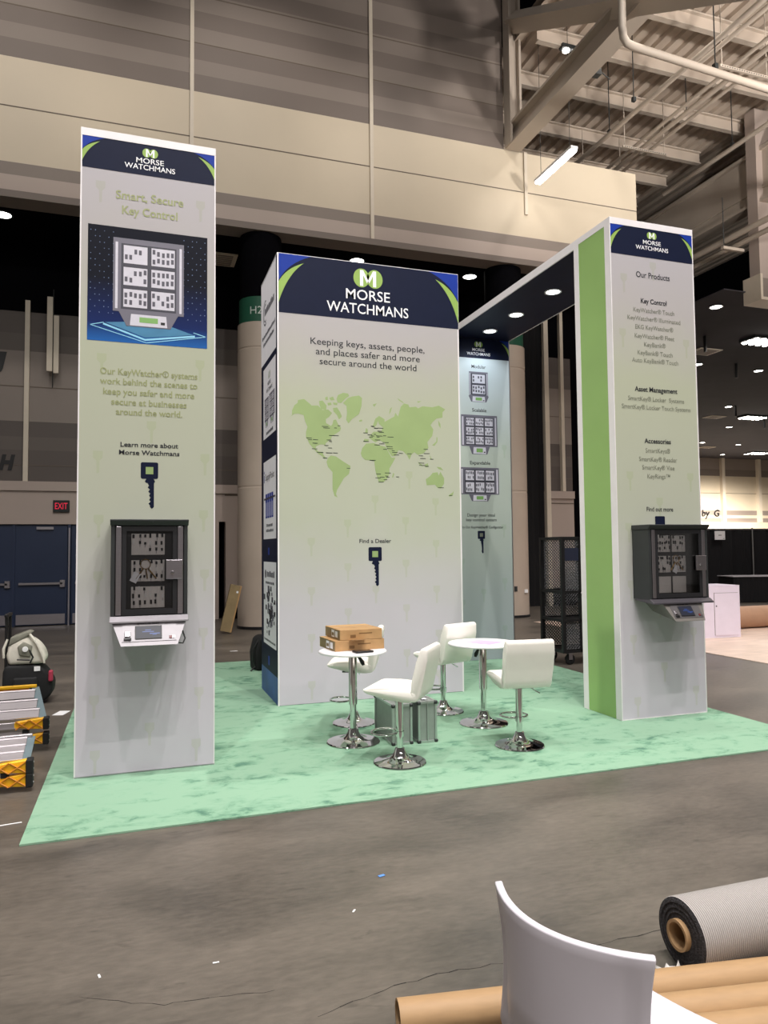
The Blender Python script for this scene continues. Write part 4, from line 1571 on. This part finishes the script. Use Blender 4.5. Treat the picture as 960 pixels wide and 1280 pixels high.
key_cabinet('charcoal key cabinet with silver console on the left tower', (.085, LY - .0035, 1.187), .532, 1, .515, .385, M_SILVERP, M_SILVERP, False, 3, True)
key_cabinet('wider charcoal key cabinet with dark console on the right tower', (4.842, RY - .0045, 1.158), .682, 2, .46, .335, mat('console_grey', '#77736f', .4, .3, var=.04), mat('dark_lip_metal', '#57545a', .35, .5, var=.03), True, 8, False)

# ------------------------------------------------------------------ bar tables
def bar_table(label, x, y, r, ztop, lever_ang):
    t = thing('bar_table', label, 'table', (x, y, .012), 0, None)
    zt = ztop - .012
    b = MB(M_CHROME)
    b.lathe([(0, 0), (.224, 0), (.228, .006), (.222, .013), (.16, .020), (.10, .033), (.066, .055), (.05, .085), (.042, .115), (0, .115)], 48)
    b.build('base', t, smooth=35)
    b = MB(M_CHROME)
    b.lathe([(.026, .1), (.026, .33), (.0, .33)], 24)
    b.build('lower_pole', t, smooth=35)
    b = MB(M_CHROME)
    b.lathe([(0, .32), (.036, .32), (.036, zt - .03), (.05, zt - .022), (.09, zt - .022), (0, zt - .02)], 24)
    b.build('pole', t, smooth=35)
    b = MB(M_TABLE)
    b.lathe([(0, zt - .021), (r - .01, zt - .021), (r, zt - .014), (r, zt - .006), (r - .006, zt), (0, zt)], 64)
    b.build('tabletop', t, smooth=35)
    b = MB(M_BLACK)
    a = lever_ang
    c, s = math.cos(a), math.sin(a)
    b.tube([(.03 * c, .03 * s, zt - .045), (.06 * c, .06 * s, zt - .06), (.09 * c, .09 * s, zt - .10), (.10 * c, .10 * s, zt - .125)], [.006, .012, .019, .012], 10)
    b.build('lever', t, smooth=50)
    return t


bar_table('round white bar table carrying the cardboard boxes', 1.755, 6.02, .292, .79, R(-40))
bar_table('round white bar table with a pink sheet on its top', 3.085, 6.21, .325, .765, R(-160))

# ------------------------------------------------------------------ bar stools
def rounded_profile_seat():
    t = thing('bar_stool', 'white padded bar stool at the front, side on, before the silver cases', 'stool', (1.925, 5.325, .012), R(143 - 90), 'white bar stools')
    b = MB(M_CHROME)
    b.lathe([(0, 0), (.200, 0), (.205, .006), (.20, .013), (.145, .020), (.09, .033), (.06, .055), (.044, .085), (.036, .112), (0, .112)], 48)
    b.build('base', t, smooth=35)
    b = MB(M_CHROME)
    b.lathe([(.024, .1), (.024, .22), (0, .22)], 24)
    b.build('lower_pole', t, smooth=35)
    b = MB(M_CHROME)
    b.lathe([(0, .21), (.029, .21), (.029, .5), (0, .5)], 24)
    p = b.build('pole', t, smooth=35)
    b = MB(M_CHROME)
    pts = [(.0, .03, .215)]
    ring = []
    for k in range(24):
        a = 2 * math.pi * k / 24
        ring.append((.115 * math.cos(a), .125 + .10 * math.sin(a), .222))
    b.tube(ring, .0095, 8, closed=True)
    b.lathe([(.034, .2), (.034, .24)], 20)
    b.build('footrest', t, smooth=50)
    b = MB(M_CHAR)
    b.box(-.09, .09, -.10, .10, .488, .502)
    b.m(M_CHROME)
    b.tube([(.02, -.02, .49), (.10, -.03, .475), (.125, -.035, .455), (.17, -.04, .43)], .005, 8)
    b.build('lever', t, smooth=50)
    # seat cushion
    b = MB(M_LEATHER)
    prof = [(.225, .585), (.23, .565), (.20, .548), (.05, .515), (-.12, .500), (-.19, .505), (-.21, .53), (-.20, .585), (-.10, .592), (.05, .600), (.17, .602)]
    b.prism([(y, z) for y, z in prof], 'X', -.205, .205, .016, 3)
    s = b.build('seat', t, smooth=60)
    # backrest, leaning back
    b = MB(M_LEATHER)
    prof = [(-.150, .575), (-.155, .66), (-.195, .80), (-.222, .885), (-.240, .905), (-.272, .905), (-.290, .885), (-.278, .80), (-.245, .66), (-.225, .56), (-.205, .515), (-.17, .505), (-.15, .53)]
    b.prism(prof, 'X', -.205, .205, .018, 3)
    b.build('backrest', t, smooth=60)
    return t


stool = rounded_profile_seat()
def place_stool(x, y, ang, label):
    o = copy_tree(stool)
    o.location = (x, y, .012)
    o.rotation_euler.z = R(ang - 90)
    o['label'] = label
place_stool(3.02, 5.42, 82, 'white padded bar stool seen from behind, nearest the right tower')
place_stool(2.93, 6.80, 110, 'white padded bar stool behind the table with the pink sheet, against the central tower')
place_stool(1.95, 6.66, 158, 'white padded bar stool behind the table with the cardboard boxes')

# pink sheet on the table
b = MB(mat('pink_paper', '#dcb6e0', .6, var=.05))
b.box(-.105, .105, -.14, .14, 0, .002)
tag(b.build('paper_sheet', loc=(3.10, 6.22, .7655), rotz=.5), 'pink printed sheet lying on the right bar table', 'paper')

# cardboard boxes
def carton(label, x, y, z, rot, w, d, h, open_flap):
    t = thing('cardboard_box', label, 'box', (x, y, z), rot, None)
    b = MB(M_CARD)
    b.box(-w / 2, w / 2, -d / 2, d / 2, 0, h, .003, 1)
    b.m(M_CARDEDGE)
    b.box(-w / 2 - .001, -w / 2, -d / 2 + .004, d / 2 - .004, .004, h - .004)
    b.m(mat('carton_print', '#7a5a36', .8))
    b.xf = Matrix.Translation((0, -d / 2, 0))
    b.rect(-.02, .10, h * .55, h * .66, .001)
    b.rect(-.10, -.05, h * .2, h * .5, .001)
    b.xf = Matrix.Identity(4)
    b.build('body', t)
    b = MB(M_TWHITE)
    b.xf = Matrix.Translation((-w / 2 - .001, 0, 0)) @ Matrix.Rotation(R(-90), 4, 'Z')
    b.rect(-.02, .06, h * .15, h * .85, .001)
    b.rect(.08, .15, h * .2, h * .8, .001)
    b.m(M_CARDEDGE)
    b.rect(-.01, .05, h * .3, h * .6, .0016)
    b.build('paper_label', t, recalc=False)
    b = MB(mat('packing_tape', '#b98d58', .3, var=.05))
    b.box(-w / 2 + .01, w / 2 - .01, -.025, .025, h, h + .0008)
    b.build('tape', t)
    if open_flap:
        b = MB(M_CARD)
        b.xf = Matrix.Translation((-.03, -d / 2, h)) @ Matrix.Rotation(R(-10), 4, 'X')
        b.box(-.07, .07, -.085, -.001, -.003, 0)
        b.build('flap', t)
        b = MB(M_CARDEDGE)
        b.xf = Matrix.Translation((-w / 2, 0, h)) @ Matrix.Rotation(R(-20), 4, 'Y')
        b.box(-.004, 0, -.02, d / 2, -h * .9, 0)
        b.build('flap', t)
    return t
carton('lower flat cardboard box, with an open flap, on the left bar table', 1.795, 6.19, .790, R(5), .455, .40, .088, True)
carton('upper flat cardboard box stacked on another on the left bar table', 1.815, 6.205, .8795, R(3), .385, .42, .088, False)
t = thing('mobile_phone', 'black phone lying at the front edge of the left bar table', 'phone', (1.795, 5.850, .7905), R(8))
MB(M_BLACK).box(-.08, .08, -.048, .048, 0, .017, .006, 2).build('body', t)
MB(mat('phone_glass', '#1d1f26', .08)).box(-.073, .073, -.042, .042, .017, .0176).build('screen', t)

# aluminium flight cases
def flight_case(label, x0, x1, y0, y1, h):
    t = thing('flight_case', label, 'case', ((x0 + x1) / 2, (y0 + y1) / 2, .0135), 0, None)
    w, d = (x1 - x0) / 2, (y1 - y0) / 2
    MB(M_ALU).box(-w + .003, w - .003, -d + .003, d - .003, .003, h - .003, .003, 1).build('shell', t)
    b = MB(M_ALUE)
    e = .009
    for sx in (-1, 1):
        for sy in (-1, 1):
            b.box(sx * w - e, sx * w + e, sy * d - e, sy * d + e, 0, h)
        for zz in (e, h - e):
            b.box(sx * w - e, sx * w + e, -d, d, zz - e, zz + e)
    for sy in (-1, 1):
        for zz in (e, h - e):
            b.box(-w, w, sy * d - e, sy * d + e, zz - e, zz + e)
    b.box(-.003, .003, -d - .011, -d, 0.01, h)
    b.box(-.006, .006, -d, d, h, h + .003)
    b.build('edge_trim', t)
    for sx in (-1, 1):
        for sy in (-1, 1):
            for zz in (.012, h - .012):
                b = MB(M_CHAR)
                b.box(sx * w - .016, sx * w + .016, sy * d - .016, sy * d + .016, zz - .014, zz + .014, .006, 1)
                b.build('corner', t)
    b = MB(M_BLACK)
    b.tube([(0, -.07, h), (0, -.065, h + .022), (0, .065, h + .022), (0, .07, h)], .009, 8)
    b.build('handle', t, smooth=50)
    for sy in (-.13, .13):
        b = MB(M_STEEL)
        b.box(-.025, .025, sy - .018, sy + .018, h - .004, h + .010, .003, 1)
        b.build('latch', t)
flight_case('left one of two aluminium cases standing behind the front stool', 2.035, 2.195, 5.785, 6.255, .335)
flight_case('right one of two aluminium cases, standing free on the carpet', 2.262, 2.415, 5.775, 6.20, .345)

# ------------------------------------------------------------------ ladders at the left
M_GUS = mat('dark_yellow_shade_rib', '#d99a10', .5, var=.05)
def rail(b, x0, x1, y, z, hh, th):
    b.box(x0, x1, y - th, y + th, z - hh, z + hh, .004, 1)
def ladder(label, xr, y0, zt, zb, far, slope, far_yellow=True):
    """stepladder lying on its side, its feet towards +X: two rails near (over each other), the far rail raised"""
    t = thing('stepladder', label, 'ladder', (xr, y0, 0), slope)
    for z in (zt, zb):
        b = MB(M_YELLOW)
        # boot brace with ribs, then the aluminium rail, then the next brace
        b.hexa([(-.25, -.02, z - .024), (-.02, -.03, z - .046), (-.02, .03, z - .046), (-.25, .02, z - .024),
                (-.25, -.02, z + .024), (-.02, -.03, z + .046), (-.02, .03, z + .046), (-.25, .02, z + .024)], .004, 1)
        for k in range(2):
            xa = -.24 + k * .105
            b.m(M_ORANGE)
            b.tube([(xa, -.031, z - .034), (xa + .10, -.035, z + .036)], .006, 6)
            b.tube([(xa, -.031, z + .034), (xa + .10, -.035, z - .036)], .006, 6)
            b.m(M_YELLOW)
        b.box(-1.2, -.42, -.022, .022, z - .036, z + .036, .004, 1)
        b.build('brace', t)
        b = MB(M_ALULAD)
        b.box(-1.9, -.02, -.012, .012, z - .022, z + .022, .003, 1)
        b.box(-1.9, -.02, -.02, .02, z - .028, z - .020)
        b.build('side_rail', t)
        b = MB(M_RUBBER)
        b.box(-.035, .012, -.045, .045, z - .048, z + .048, .006, 1)
        b.m(M_STEEL)
        for dz in (-.022, .022):
            b.xf = Matrix.Translation((.012, 0, z + dz)) @ Matrix.Rotation(R(90), 4, 'Y')
            b.lathe([(.007, 0), (.006, .003), (0, .003)], 10)
            b.xf = Matrix.Identity(4)
        b.build('foot', t)
    fx, fy, fz = far
    b = MB(M_YELLOW if far_yellow else M_ALULAD)
    b.box(-1.9, fx, fy - .018, fy + .018, fz - .012, fz + .014, .004, 1)
    b.m(M_ORANGE if far_yellow else M_ALULAD)
    b.box(-1.85, fx - .06, fy - .012, fy + .012, fz - .085, fz - .012, .004, 1)
    b.build('far_rail', t)
    b = MB(M_BLUEGREY)
    dv = Vector((fx, fy, fz)) - Vector((-.03, .02, zt + .04))
    n = Vector((0, dv.z, -dv.y)).normalized() * .004
    a = Vector((-.03, .02, zt + .04)); c = Vector((fx, fy, fz - .01))
    b.hexa([a + Vector((-.04, 0, 0)) - n, a + Vector((.02, 0, 0)) - n, a + Vector((.02, 0, 0)) + n, a + Vector((-.04, 0, 0)) + n,
            c + Vector((-.04, 0, 0)) - n, c + Vector((.02, 0, 0)) - n, c + Vector((.02, 0, 0)) + n, c + Vector((-.04, 0, 0)) + n])
    b.build('bottom_step', t)
    for k, q in enumerate(((.12, .42, .74))):
        p = a + (c - a) * q
        b = MB(M_ALULAD)
        xe = p.x - .03
        nn = Vector((0, dv.y, dv.z)).normalized()
        w0 = nn * .05
        hN = Vector((0, -dv.z, dv.y)).normalized() * .012
        if hN.z < 0:
            hN = -hN
        P0, P1 = p - w0, p + w0
        b.hexa([(-1.9, P0.y, P0.z), (xe, P0.y, P0.z), (xe, P1.y, P1.z), (-1.9, P1.y, P1.z),
                (-1.9, P0.y + hN.y, P0.z + hN.z), (xe, P0.y + hN.y, P0.z + hN.z), (xe, P1.y + hN.y, P1.z + hN.z), (-1.9, P1.y + hN.y, P1.z + hN.z)], .002, 1)
        lip = P1 + hN
        b.tube([(-1.9, lip.y, lip.z), (xe, lip.y, lip.z)], .011, 6)
        b.build('inner_rail', t)
    b = MB(M_RUBBER)
    b.box(-.19, -.14, -.026, .026, (zt + zb) / 2 - .018, (zt + zb) / 2 + .014)
    b.m(M_ALULAD)
    b.box(-1.9, -.14, -.02, .02, (zt + zb) / 2 - .010, (zt + zb) / 2 + .006)
    b.build('spreader', t)
    return t
ladder('rear one of two yellow and aluminium stepladders lying left of the carpet', -.705, 6.75, .226, .103, (-.12, .40, .47), R(2))
ladder('front one of two yellow and aluminium stepladders lying left of the carpet', -.690, 5.66, .172, .079, (-.02, .34, .30), R(3), False)

# ------------------------------------------------------------------ trolley bag with a pale backpack on it
t = thing('trolley_bag', 'black wheeled bag with raised handle behind the ladders', 'bag', (-1.12, 8.95, 0))
b = MB(mat('black_nylon', '#0f0f12', .8, var=.2, scale=8, bump=.2, bscale=30))
prof = [(-.24, .03), (.17, .03), (.24, .10), (.25, .22), (.17, .36), (.10, .42), (-.22, .43), (-.25, .38), (-.26, .10)]
b.prism(prof, 'Y', -.17, .17, .03, 3)
b.box(-.14, .1, -.215, -.17, .08, .30, .02, 2)
b.build('body', t, smooth=50)
b = MB(M_BLACK)
b.box(-.24, -.21, .10, .13, .3, .97, .004, 1)
b.box(-.24, -.21, -.13, -.10, .3, .97, .004, 1)
b.box(-.245, -.205, -.15, .15, .95, .985, .008, 2)
b.build('handle', t)
for sy in (-.14, .14):
    b = MB(M_RUBBER)
    b.xf = Matrix.Translation((-.2, sy, .035)) @ Matrix.Rotation(R(90), 4, 'X')
    b.lathe([(0, -.015), (.035, -.015), (.035, .015), (0, .015)], 16)
    b.build('wheel', t)
MB(mat('red_fabric', '#a8304a', .7)).box(.205, .25, -.2, -.14, .24, .36, .015, 2).build('red_tag', t)
MB(M_TWHITE).box(.06, .12, -.178, -.172, .36, .41).build('white_tag', t)

t = thing('backpack', 'white and grey backpack lying on top of the black trolley bag', 'backpack', (-1.13, 8.93, .432))
M_PACKW = mat('white_canvas', '#ddd8cc', .8, var=.08, bump=.2, bscale=25)
M_PACKG = mat('grey_mesh_fabric', '#7d7c70', .85, var=.15, bump=.3, bscale=50)
b = MB(M_PACKW)
prof = [(-.19, .0), (.16, .0), (.19, .06), (.15, .17), (.08, .25), (-.02, .31), (-.10, .30), (-.19, .22), (-.215, .10)]
b.prism(prof, 'Y', -.13, .13, .035, 3)
b.build('body', t, smooth=50)
b = MB(M_PACKG)
b.prism([(-.19, .2), (-.02, .285), (.04, .34), (.0, .36), (-.17, .30)], 'Y', -.135, .12, .015, 2)
b.prism([(-.08, .10), (.03, .08), (.05, .20), (-.04, .25), (-.10, .2)], 'Y', -.155, -.12, .012, 2)
b.build('mesh_pocket', t, smooth=50)
b = MB(M_PACKW)
b.tube([(.02, -.14, .33), (.10, -.16, .22), (.15, -.16, .10), (.17, -.15, .01)], [.014, .018, .016, .012], 8)
b.build('strap', t, smooth=50)
b = MB(M_PACKW)
b.tube([(-.2, -.12, .28), (-.235, -.13, .18), (-.235, -.12, .08)], [.012, .016, .012], 8)
b.build('strap', t, smooth=50)
b = MB(M_BLACK)
b.tube([(.02, -.15, .16), (.06, -.17, .08), (.03, -.165, .02)], .009, 8)
b.tube([(-.1, -.15, .06), (.03, -.165, .05)], .008, 8)
b.build('black_strap', t, smooth=50)
b = MB(M_TWHITE)
b.xf = Matrix.Translation((-.02, -.16, .17)) @ Matrix.Rotation(R(90), 4, 'X')
b.lathe([(.03, 0), (.028, .008), (0, .009)], 18)
b.build('badge', t)

t = thing('backpack', 'black backpack leaning on the rear of the central tower', 'backpack', (1.64, 10.1, .012), R(10))
b = MB(mat('black_nylon', '#0f0f12'))
b.prism([(-.13, 0), (.15, 0), (.16, .3), (.10, .44), (.0, .48), (-.09, .44), (-.14, .25)], 'Y', -.15, .15, .04, 3)
b.build('body', t, smooth=50)
b = MB(M_BLACK)
b.tube([(-.08, -.1, .42), (-.16, -.12, .30), (-.17, -.12, .15), (-.13, -.1, .06), (-.2, -.12, .01)], .012, 8)
b.build('strap', t, smooth=50)

# leaning carton by the left pillar
b = MB(M_CARDEDGE)
b.xf = Matrix.Rotation(R(13), 4, 'Y')
b.box(-.11, .11, -.05, .05, 0.01, .95, .004, 1)
b.m(M_CARD)
b.box(.085, .112, -.055, .055, 0.01, .95, .003, 1)
b.m(M_TWHITE)
b.box(.03, .07, -.052, -.05, .80, .84)
tag(b.build('flat_carton', loc=(1.66, 14.72, .03)), 'tall flat cardboard carton leaning by the left pillar', 'box')

# ------------------------------------------------------------------ black mesh cart behind the right tower
t = thing('mesh_cart', 'tall black mesh cart on casters half hidden by the right tower', 'cart', (5.66, 8.85, 0))
Wc, Dc, Hc = 1.1, .55, 1.80
b = MB(M_BLACK)
for x in (0, Wc):
    for y in (0, Dc):
        b.box(x - .025, x + .025, y - .025, y + .025, .17, Hc)
for z in (.19, .62, 1.02, Hc - .02):
    for y in (0, Dc):
        b.box(0, Wc, y - .02, y + .02, z - .02, z + .02)
    for x in (0, Wc):
        b.box(x - .02, x + .02, 0, Dc, z - .02, z + .02)
b.box(.26, .31, -.02, .02, .19, Hc)
b.build('frame', t)
def mesh_panel(x0, x1, z0, z1, y):
    b = MB(mat('mesh_black_steel', '#444346', .5))
    st = .045
    n = int((x1 - x0 + z1 - z0) / st)
    for k in range(n + 1):
        s = k * st
        for sgn in (1, -1):
            pa = []
            # clip diagonal x+z = s (or mirrored) to the panel
            xa = max(0, s - (z1 - z0)); xb = min(x1 - x0, s)
            if xb - xa < .004:
                continue
            A = (xa, s - xa); B = (xb, s - xb)
            if sgn < 0:
                A = (x1 - x0 - A[0], A[1]); B = (x1 - x0 - B[0], B[1])
            b.tube([(x0 + A[0], y, z0 + A[1]), (x0 + B[0], y, z0 + B[1])], .007, 4, caps=False)
    b.build('mesh_panel', t)
mesh_panel(.03, .27, 1.66, 1.77, 0)
mesh_panel(.03, .27, 1.04, 1.46, 0)
mesh_panel(.31, 1.08, .64, 1.76, 0)
mesh_panel(.03, 1.08, .22, .60, 0)
mesh_panel(.03, 1.08, .22, 1.76, Dc)
MB(mat('navy_plate', '#20253a', .5)).box(.03, 1.08, -.012, .012, 1.46, 1.64).build('name_plate', t)
MB(M_BLACK).box(.0, Wc, .0, Dc, .60, .62).build('shelf', t)
MB(M_BLACK).box(.0, Wc, .0, Dc, .17, .20).build('shelf', t)
MB(M_STEEL).box(.27, .60, -.05, -.02, .99, 1.02, .008, 1).build('handle', t)
for x in (.12, Wc - .1):
    for y in (.05, Dc - .05):
        b = MB(M_RUBBER)
        b.xf = Matrix.Translation((x, y, .075)) @ Matrix.Rotation(R(90), 4, 'X')
        b.lathe([(.02, -.02), (.065, -.02), (.075, -.012), (.075, .012), (.065, .02), (.02, .02)], 24)
        b.xf = Matrix.Identity(4)
        b.m(M_STEEL)
        b.box(x - .03, x + .03, y - .03, y - .025, .07, .17)
        b.box(x - .03, x + .03, y + .025, y + .03, .07, .17)
        b.lathe([(0, 0), (.018, 0)], 10, (x, y, .17))
        b.build('caster', t, smooth=40)

# ------------------------------------------------------------------ right background
t = thing('storage_counter', 'lilac white counter with a panel door standing right of the right tower', 'counter', (10.0, 10.68, 0), R(-6))
b = MB(M_CABW)
b.box(-.7, .33, -.3, .3, .0, .93, .006, 1)
b.build('body', t)
MB(M_CABW).box(-.702, .332, -.302, .302, .93, .937, .002, 1).build('top', t)
b = MB(M_CABW)
b.box(-.20, .28, -.312, -.3, .05, .80, .002, 1)
d_ = b.build('door', t)
b = MB(M_JOINT)
b.box(-.208, -.20, -.303, -.2995, .05, .81)
b.box(-.208, .285, -.303, -.2995, .80, .806)
b.build('joint', t)
b = MB(M_CHAR)
b.box(-.18, -.165, -.325, -.312, .56, .585)
b.build('lock', d_)
b = MB(mat('beige_plastic_sheet', '#dbc4b4', .45, var=.12, scale=2.5, stretch=(1, 3, 1)))
b.box(8.32, 22, 7.4, 14.2, .001, .008)
tag(b.build('floor_sheet'), 'pale beige protective sheet spread on the floor at the far right', 'sheet')
t = thing('carpet_roll', 'large brown roll lying behind the lilac counter', 'roll', (12.2, 11.42, .225), R(0))
b = MB(mat('brown_roll', '#b58f74', .6, var=.05))
b.xf = Matrix.Rotation(R(90), 4, 'Y')
b.lathe([(.06, -1.1), (.215, -1.1), (.215, 2.5), (.06, 2.5), (.06, -1.1)], 40)
b.build('body', t, smooth=40)
b = MB(M_KRAFT)
b.xf = Matrix.Rotation(R(90), 4, 'Y')
b.lathe([(.05, -1.13), (.06, -1.13), (.06, 2.53), (.05, 2.53), (.05, -1.13)], 24)
b.build('core', t, smooth=40)
# pipe-and-drape wall
t = thing('drape_wall', 'black pipe and drape wall at the far right', 'drape', (13.6, 18.1, 0))
n = 150
P = [(i * .14, .05 * math.sin(i * 1.9) + .02 * math.sin(i * 5.1)) for i in range(n)]
b = MB(M_DRAPE)
for (xa, ya), (xb, yb) in zip(P, P[1:]):
    b.face([(xa, ya, .02), (xb, yb, .02), (xb, yb, 2.14), (xa, ya, 2.14)])
b.build('drape', t, smooth=180)
b = MB(M_STEEL)
b.tube([(0, 0, 2.16), (21, 0, 2.16)], .02, 8)
b.build('crossbar', t)
for x in (.3, 4.86, 8.2, 12.0):
    b = MB(M_ALUE)
    b.tube([(x, -.14, 0.02), (x, -.14, 2.2)], .02, 8)
    b.box(x - .22, x + .22, -.36, .08, 0, .012)
    b.build('upright', t)
t = thing('booth_sign', 'small white card hanging at the top of the black drape', 'sign', (17.16, 17.96, 1.83))
MB(M_TWHITE).box(-.2, .2, -.012, 0, 0, .27).build('card', t)
b = MB(M_TDARK)
b.xf = Matrix.Translation((0, -.012, 0))
b.rect(-.06, .06, .13, .15, .001)
b.rect(.12, .17, .03, .045, .001)
b.build('print', t, recalc=False)
t = thing('draped_table', 'long black draped table with a pale top before the black drapes', 'table', (17.9, 16.55, 0), R(-14))
b = MB(M_DRAPE)
n = 60
prof = []
for i in range(n):
    prof.append((-1.6 + 3.2 * i / (n - 1), -.40 + .015 * math.sin(i * 2.1)))
prof += [(1.6, .38), (-1.6, .38)]
b.prism(prof, 'Z', .01, .735)
b.build('skirt', t)
MB(mat('pale_table_top', '#b9b6bc', .3)).box(-1.63, 1.63, -.43, .41, .735, .76, .006, 1).build('tabletop', t)
b = MB(M_TAUPE)
b.box(-.1, .25, -.1, .1, 0, .06, .01, 1)
tag(b.build('folded_cloth', loc=(18.55, 16.5, .762)), 'small grey bundle lying on the black draped table', 'cloth')

# ------------------------------------------------------------------ foreground: white chair, tubes, roll of carpet
t = thing('shell_chair', 'white plastic shell chair with curved back in the foreground', 'chair', (.968, 1.51, 0), R(18.7 - 90))
NS, NT = 24, 26
prof = []
for k in range(NT + 1):
    q = k / NT
    if q < .5:                       # backrest going down
        s = q / .5
        prof.append((.0 + .01 * s - .0, .80 - .34 * s, 1 - .0 * s))
    elif q < .68:
        s = (q - .5) / .18
        a = R(90 * s)
        prof.append((.01 + .04 * (1 - math.cos(a)), .46 - .03 * math.sin(a), 1))
    else:
        s = (q - .68) / .32
        prof.append((.05 + .38 * s, .43 + .022 * s * s, 1))
b = MB(M_CHAIRW)
grid = []
for k, (y, z, _) in enumerate(prof):
    q = k / NT
    row = []
    fb = max(0.0, 1 - max(0, q - .35) / .4)     # how far the back bulges
    for i in range(NS + 1):
        s = -1 + 2 * i / NS
        hw = .219 if q < .6 else .219 + .012 * (q - .6)
        if q < .5:
            hw -= .022 * math.sin(math.pi * q / .5)
        yy = y - .092 * (1 - s * s) * fb
        yy += .012 * math.exp(-((abs(s) - .80) / .045) ** 2) * min(1, q / .1) * fb
        zz = z - (1 - fb) * .018 * (1 - s * s)
        row.append(b.v((s * hw, yy, zz)))
    grid.append(row)
for r0, r1 in zip(grid, grid[1:]):
    for i in range(NS):
        b.f([r0[i], r0[i + 1], r1[i + 1], r1[i]])
o = b.build('shell', t, smooth=60)
md = o.modifiers.new('thickness', 'SOLIDIFY')
md.thickness = .020
md.offset = 1.0
md = o.modifiers.new('round', 'BEVEL')
md.width = .004
md.segments = 2
md.limit_method = 'ANGLE'
md.angle_limit = R(50)
for sx in (-1, 1):
    for (ya, yb) in ((.06, -.06), (.36, .44)):
        b = MB(M_CHROME)
        b.tube([(sx * .15, ya, .445), (sx * .19, ya, .42), (sx * .215, yb, .0)], .011, 10)
        b.build('leg', t, smooth=40)
MB(M_CHROME).tube([(-.17, .06, .425), (.17, .06, .425)], .01, 8).build('crossbar', t)

def tube_roll(label, x, y, r, L, ang, m, seedcore=True):
    b = MB(m)
    b.xf = Matrix.Rotation(R(90), 4, 'Y')
    b.lathe([(r - .008, 0), (r, 0), (r, L), (r - .008, L), (r - .008, 0)], 40)
    o = b.build('cardboard_tube', smooth=40, loc=(x, y, r + .0005), rotz=ang)
    return tag(o, label, 'tube')
AT = -.166
tube_roll('longest brown cardboard tube, its open end left of the white chair', .852, 2.405, .058, 2.6, AT, M_KRAFT)
tube_roll('middle brown cardboard tube beside the longest one', 1.30, 2.195, .058, 2.4, AT - .01, M_KRAFT)
tube_roll('brown cardboard tube nearest the camera, right of the white chair', 1.60, 2.02, .058, 2.2, AT - .02, M_KRAFT)

t = thing('carpet_roll', 'roll of grey ribbed carpet with a cardboard core in the foreground', 'roll', (2.025, 2.387, .137), R(-.5))
b = MB(M_ROLLBACK)
b.xf = Matrix.Rotation(R(90), 4, 'Y')
b.lathe([(.133, .004), (.135, .008), (.135, 2.4), (.06, 2.4)], 56)
b.m(mat('dark_carpet_pile', '#3a383b', .95, var=.5, scale=90, bump=.8, bscale=150))
b.lathe([(.058, .0), (.075, .003), (.078, -.002), (.092, .003), (.095, -.002), (.112, .003), (.115, -.002), (.13, .002), (.133, .004)], 56)
b.build('body', t, smooth=30)
b = MB(M_KRAFT)
b.xf = Matrix.Rotation(R(90), 4, 'Y')
b.lathe([(.047, -.02), (.058, -.02), (.058, 2.42), (.047, 2.42), (.047, -.02)], 40)
b.build('core_tube', t, smooth=40)
b = MB(mat('clear_plastic_film', '#cfcac6', .25, var=.15, scale=30))
rnd = random.Random(9)
gr = []
for i in range(7):
    row = []
    for j in range(7):
        row.append(b.v((i * .018 - .06 + rnd.uniform(-.006, .006), j * .013 - .04 + rnd.uniform(-.006, .006), .012 + .035 * math.sin(i * 1.1 + j * .8) ** 2 + rnd.uniform(0, .012))))
    gr.append(row)
for a_, c_ in zip(gr, gr[1:]):
    for j in range(6):
        b.f([a_[j], a_[j + 1], c_[j + 1], c_[j]])
o = b.build('plastic_film', loc=(1.945, 2.33, .002), smooth=180)
md = o.modifiers.new('thickness', 'SOLIDIFY'); md.thickness = .001
tag(o, 'crumpled plastic film on the floor by the end of the ribbed carpet roll', 'film')

# ------------------------------------------------------------------ small litter on the floor
def litter(name, label, cat, x, y, w, d, rot, m, grp=None):
    b = MB(m)
    b.box(-w / 2, w / 2, -d / 2, d / 2, 0, .002)
    tag(b.build(name, loc=(x, y, .001), rotz=rot), label, cat, grp)
litter('paper_slip', 'white printed slip on the concrete beside the rear ladder', 'paper', -.73, 8.2, .11, .20, -.3, M_TWHITE)
litter('tape_scrap', 'small blue scrap of tape on the concrete before the booth', 'scrap', 1.183, 3.565, .035, .018, .3, mat('blue_tape', '#5b8fd8', .5))
litter('paper_scrap', 'small white scrap on the floor between left tower and pillar', 'scrap', 1.51, 12.14, .12, .05, .2, M_TWHITE)
litter('tape_strip', 'thin white tape strip on the concrete at the left carpet corner', 'tape', -.74, 5.0, .16, .012, .15, M_TWHITE)
for i, (x, y, lb) in enumerate(((.31, 3.06, 'pale sliver on the concrete below the left tower'), (.95, 3.27, 'tiny white speck on the concrete left of the blue scrap'), (-.13, 3.12, 'tiny pale chip on the concrete at lower left'))):
    litter('debris', lb, 'debris', x, y, .025, .008, .9 * i, M_TWHITE)
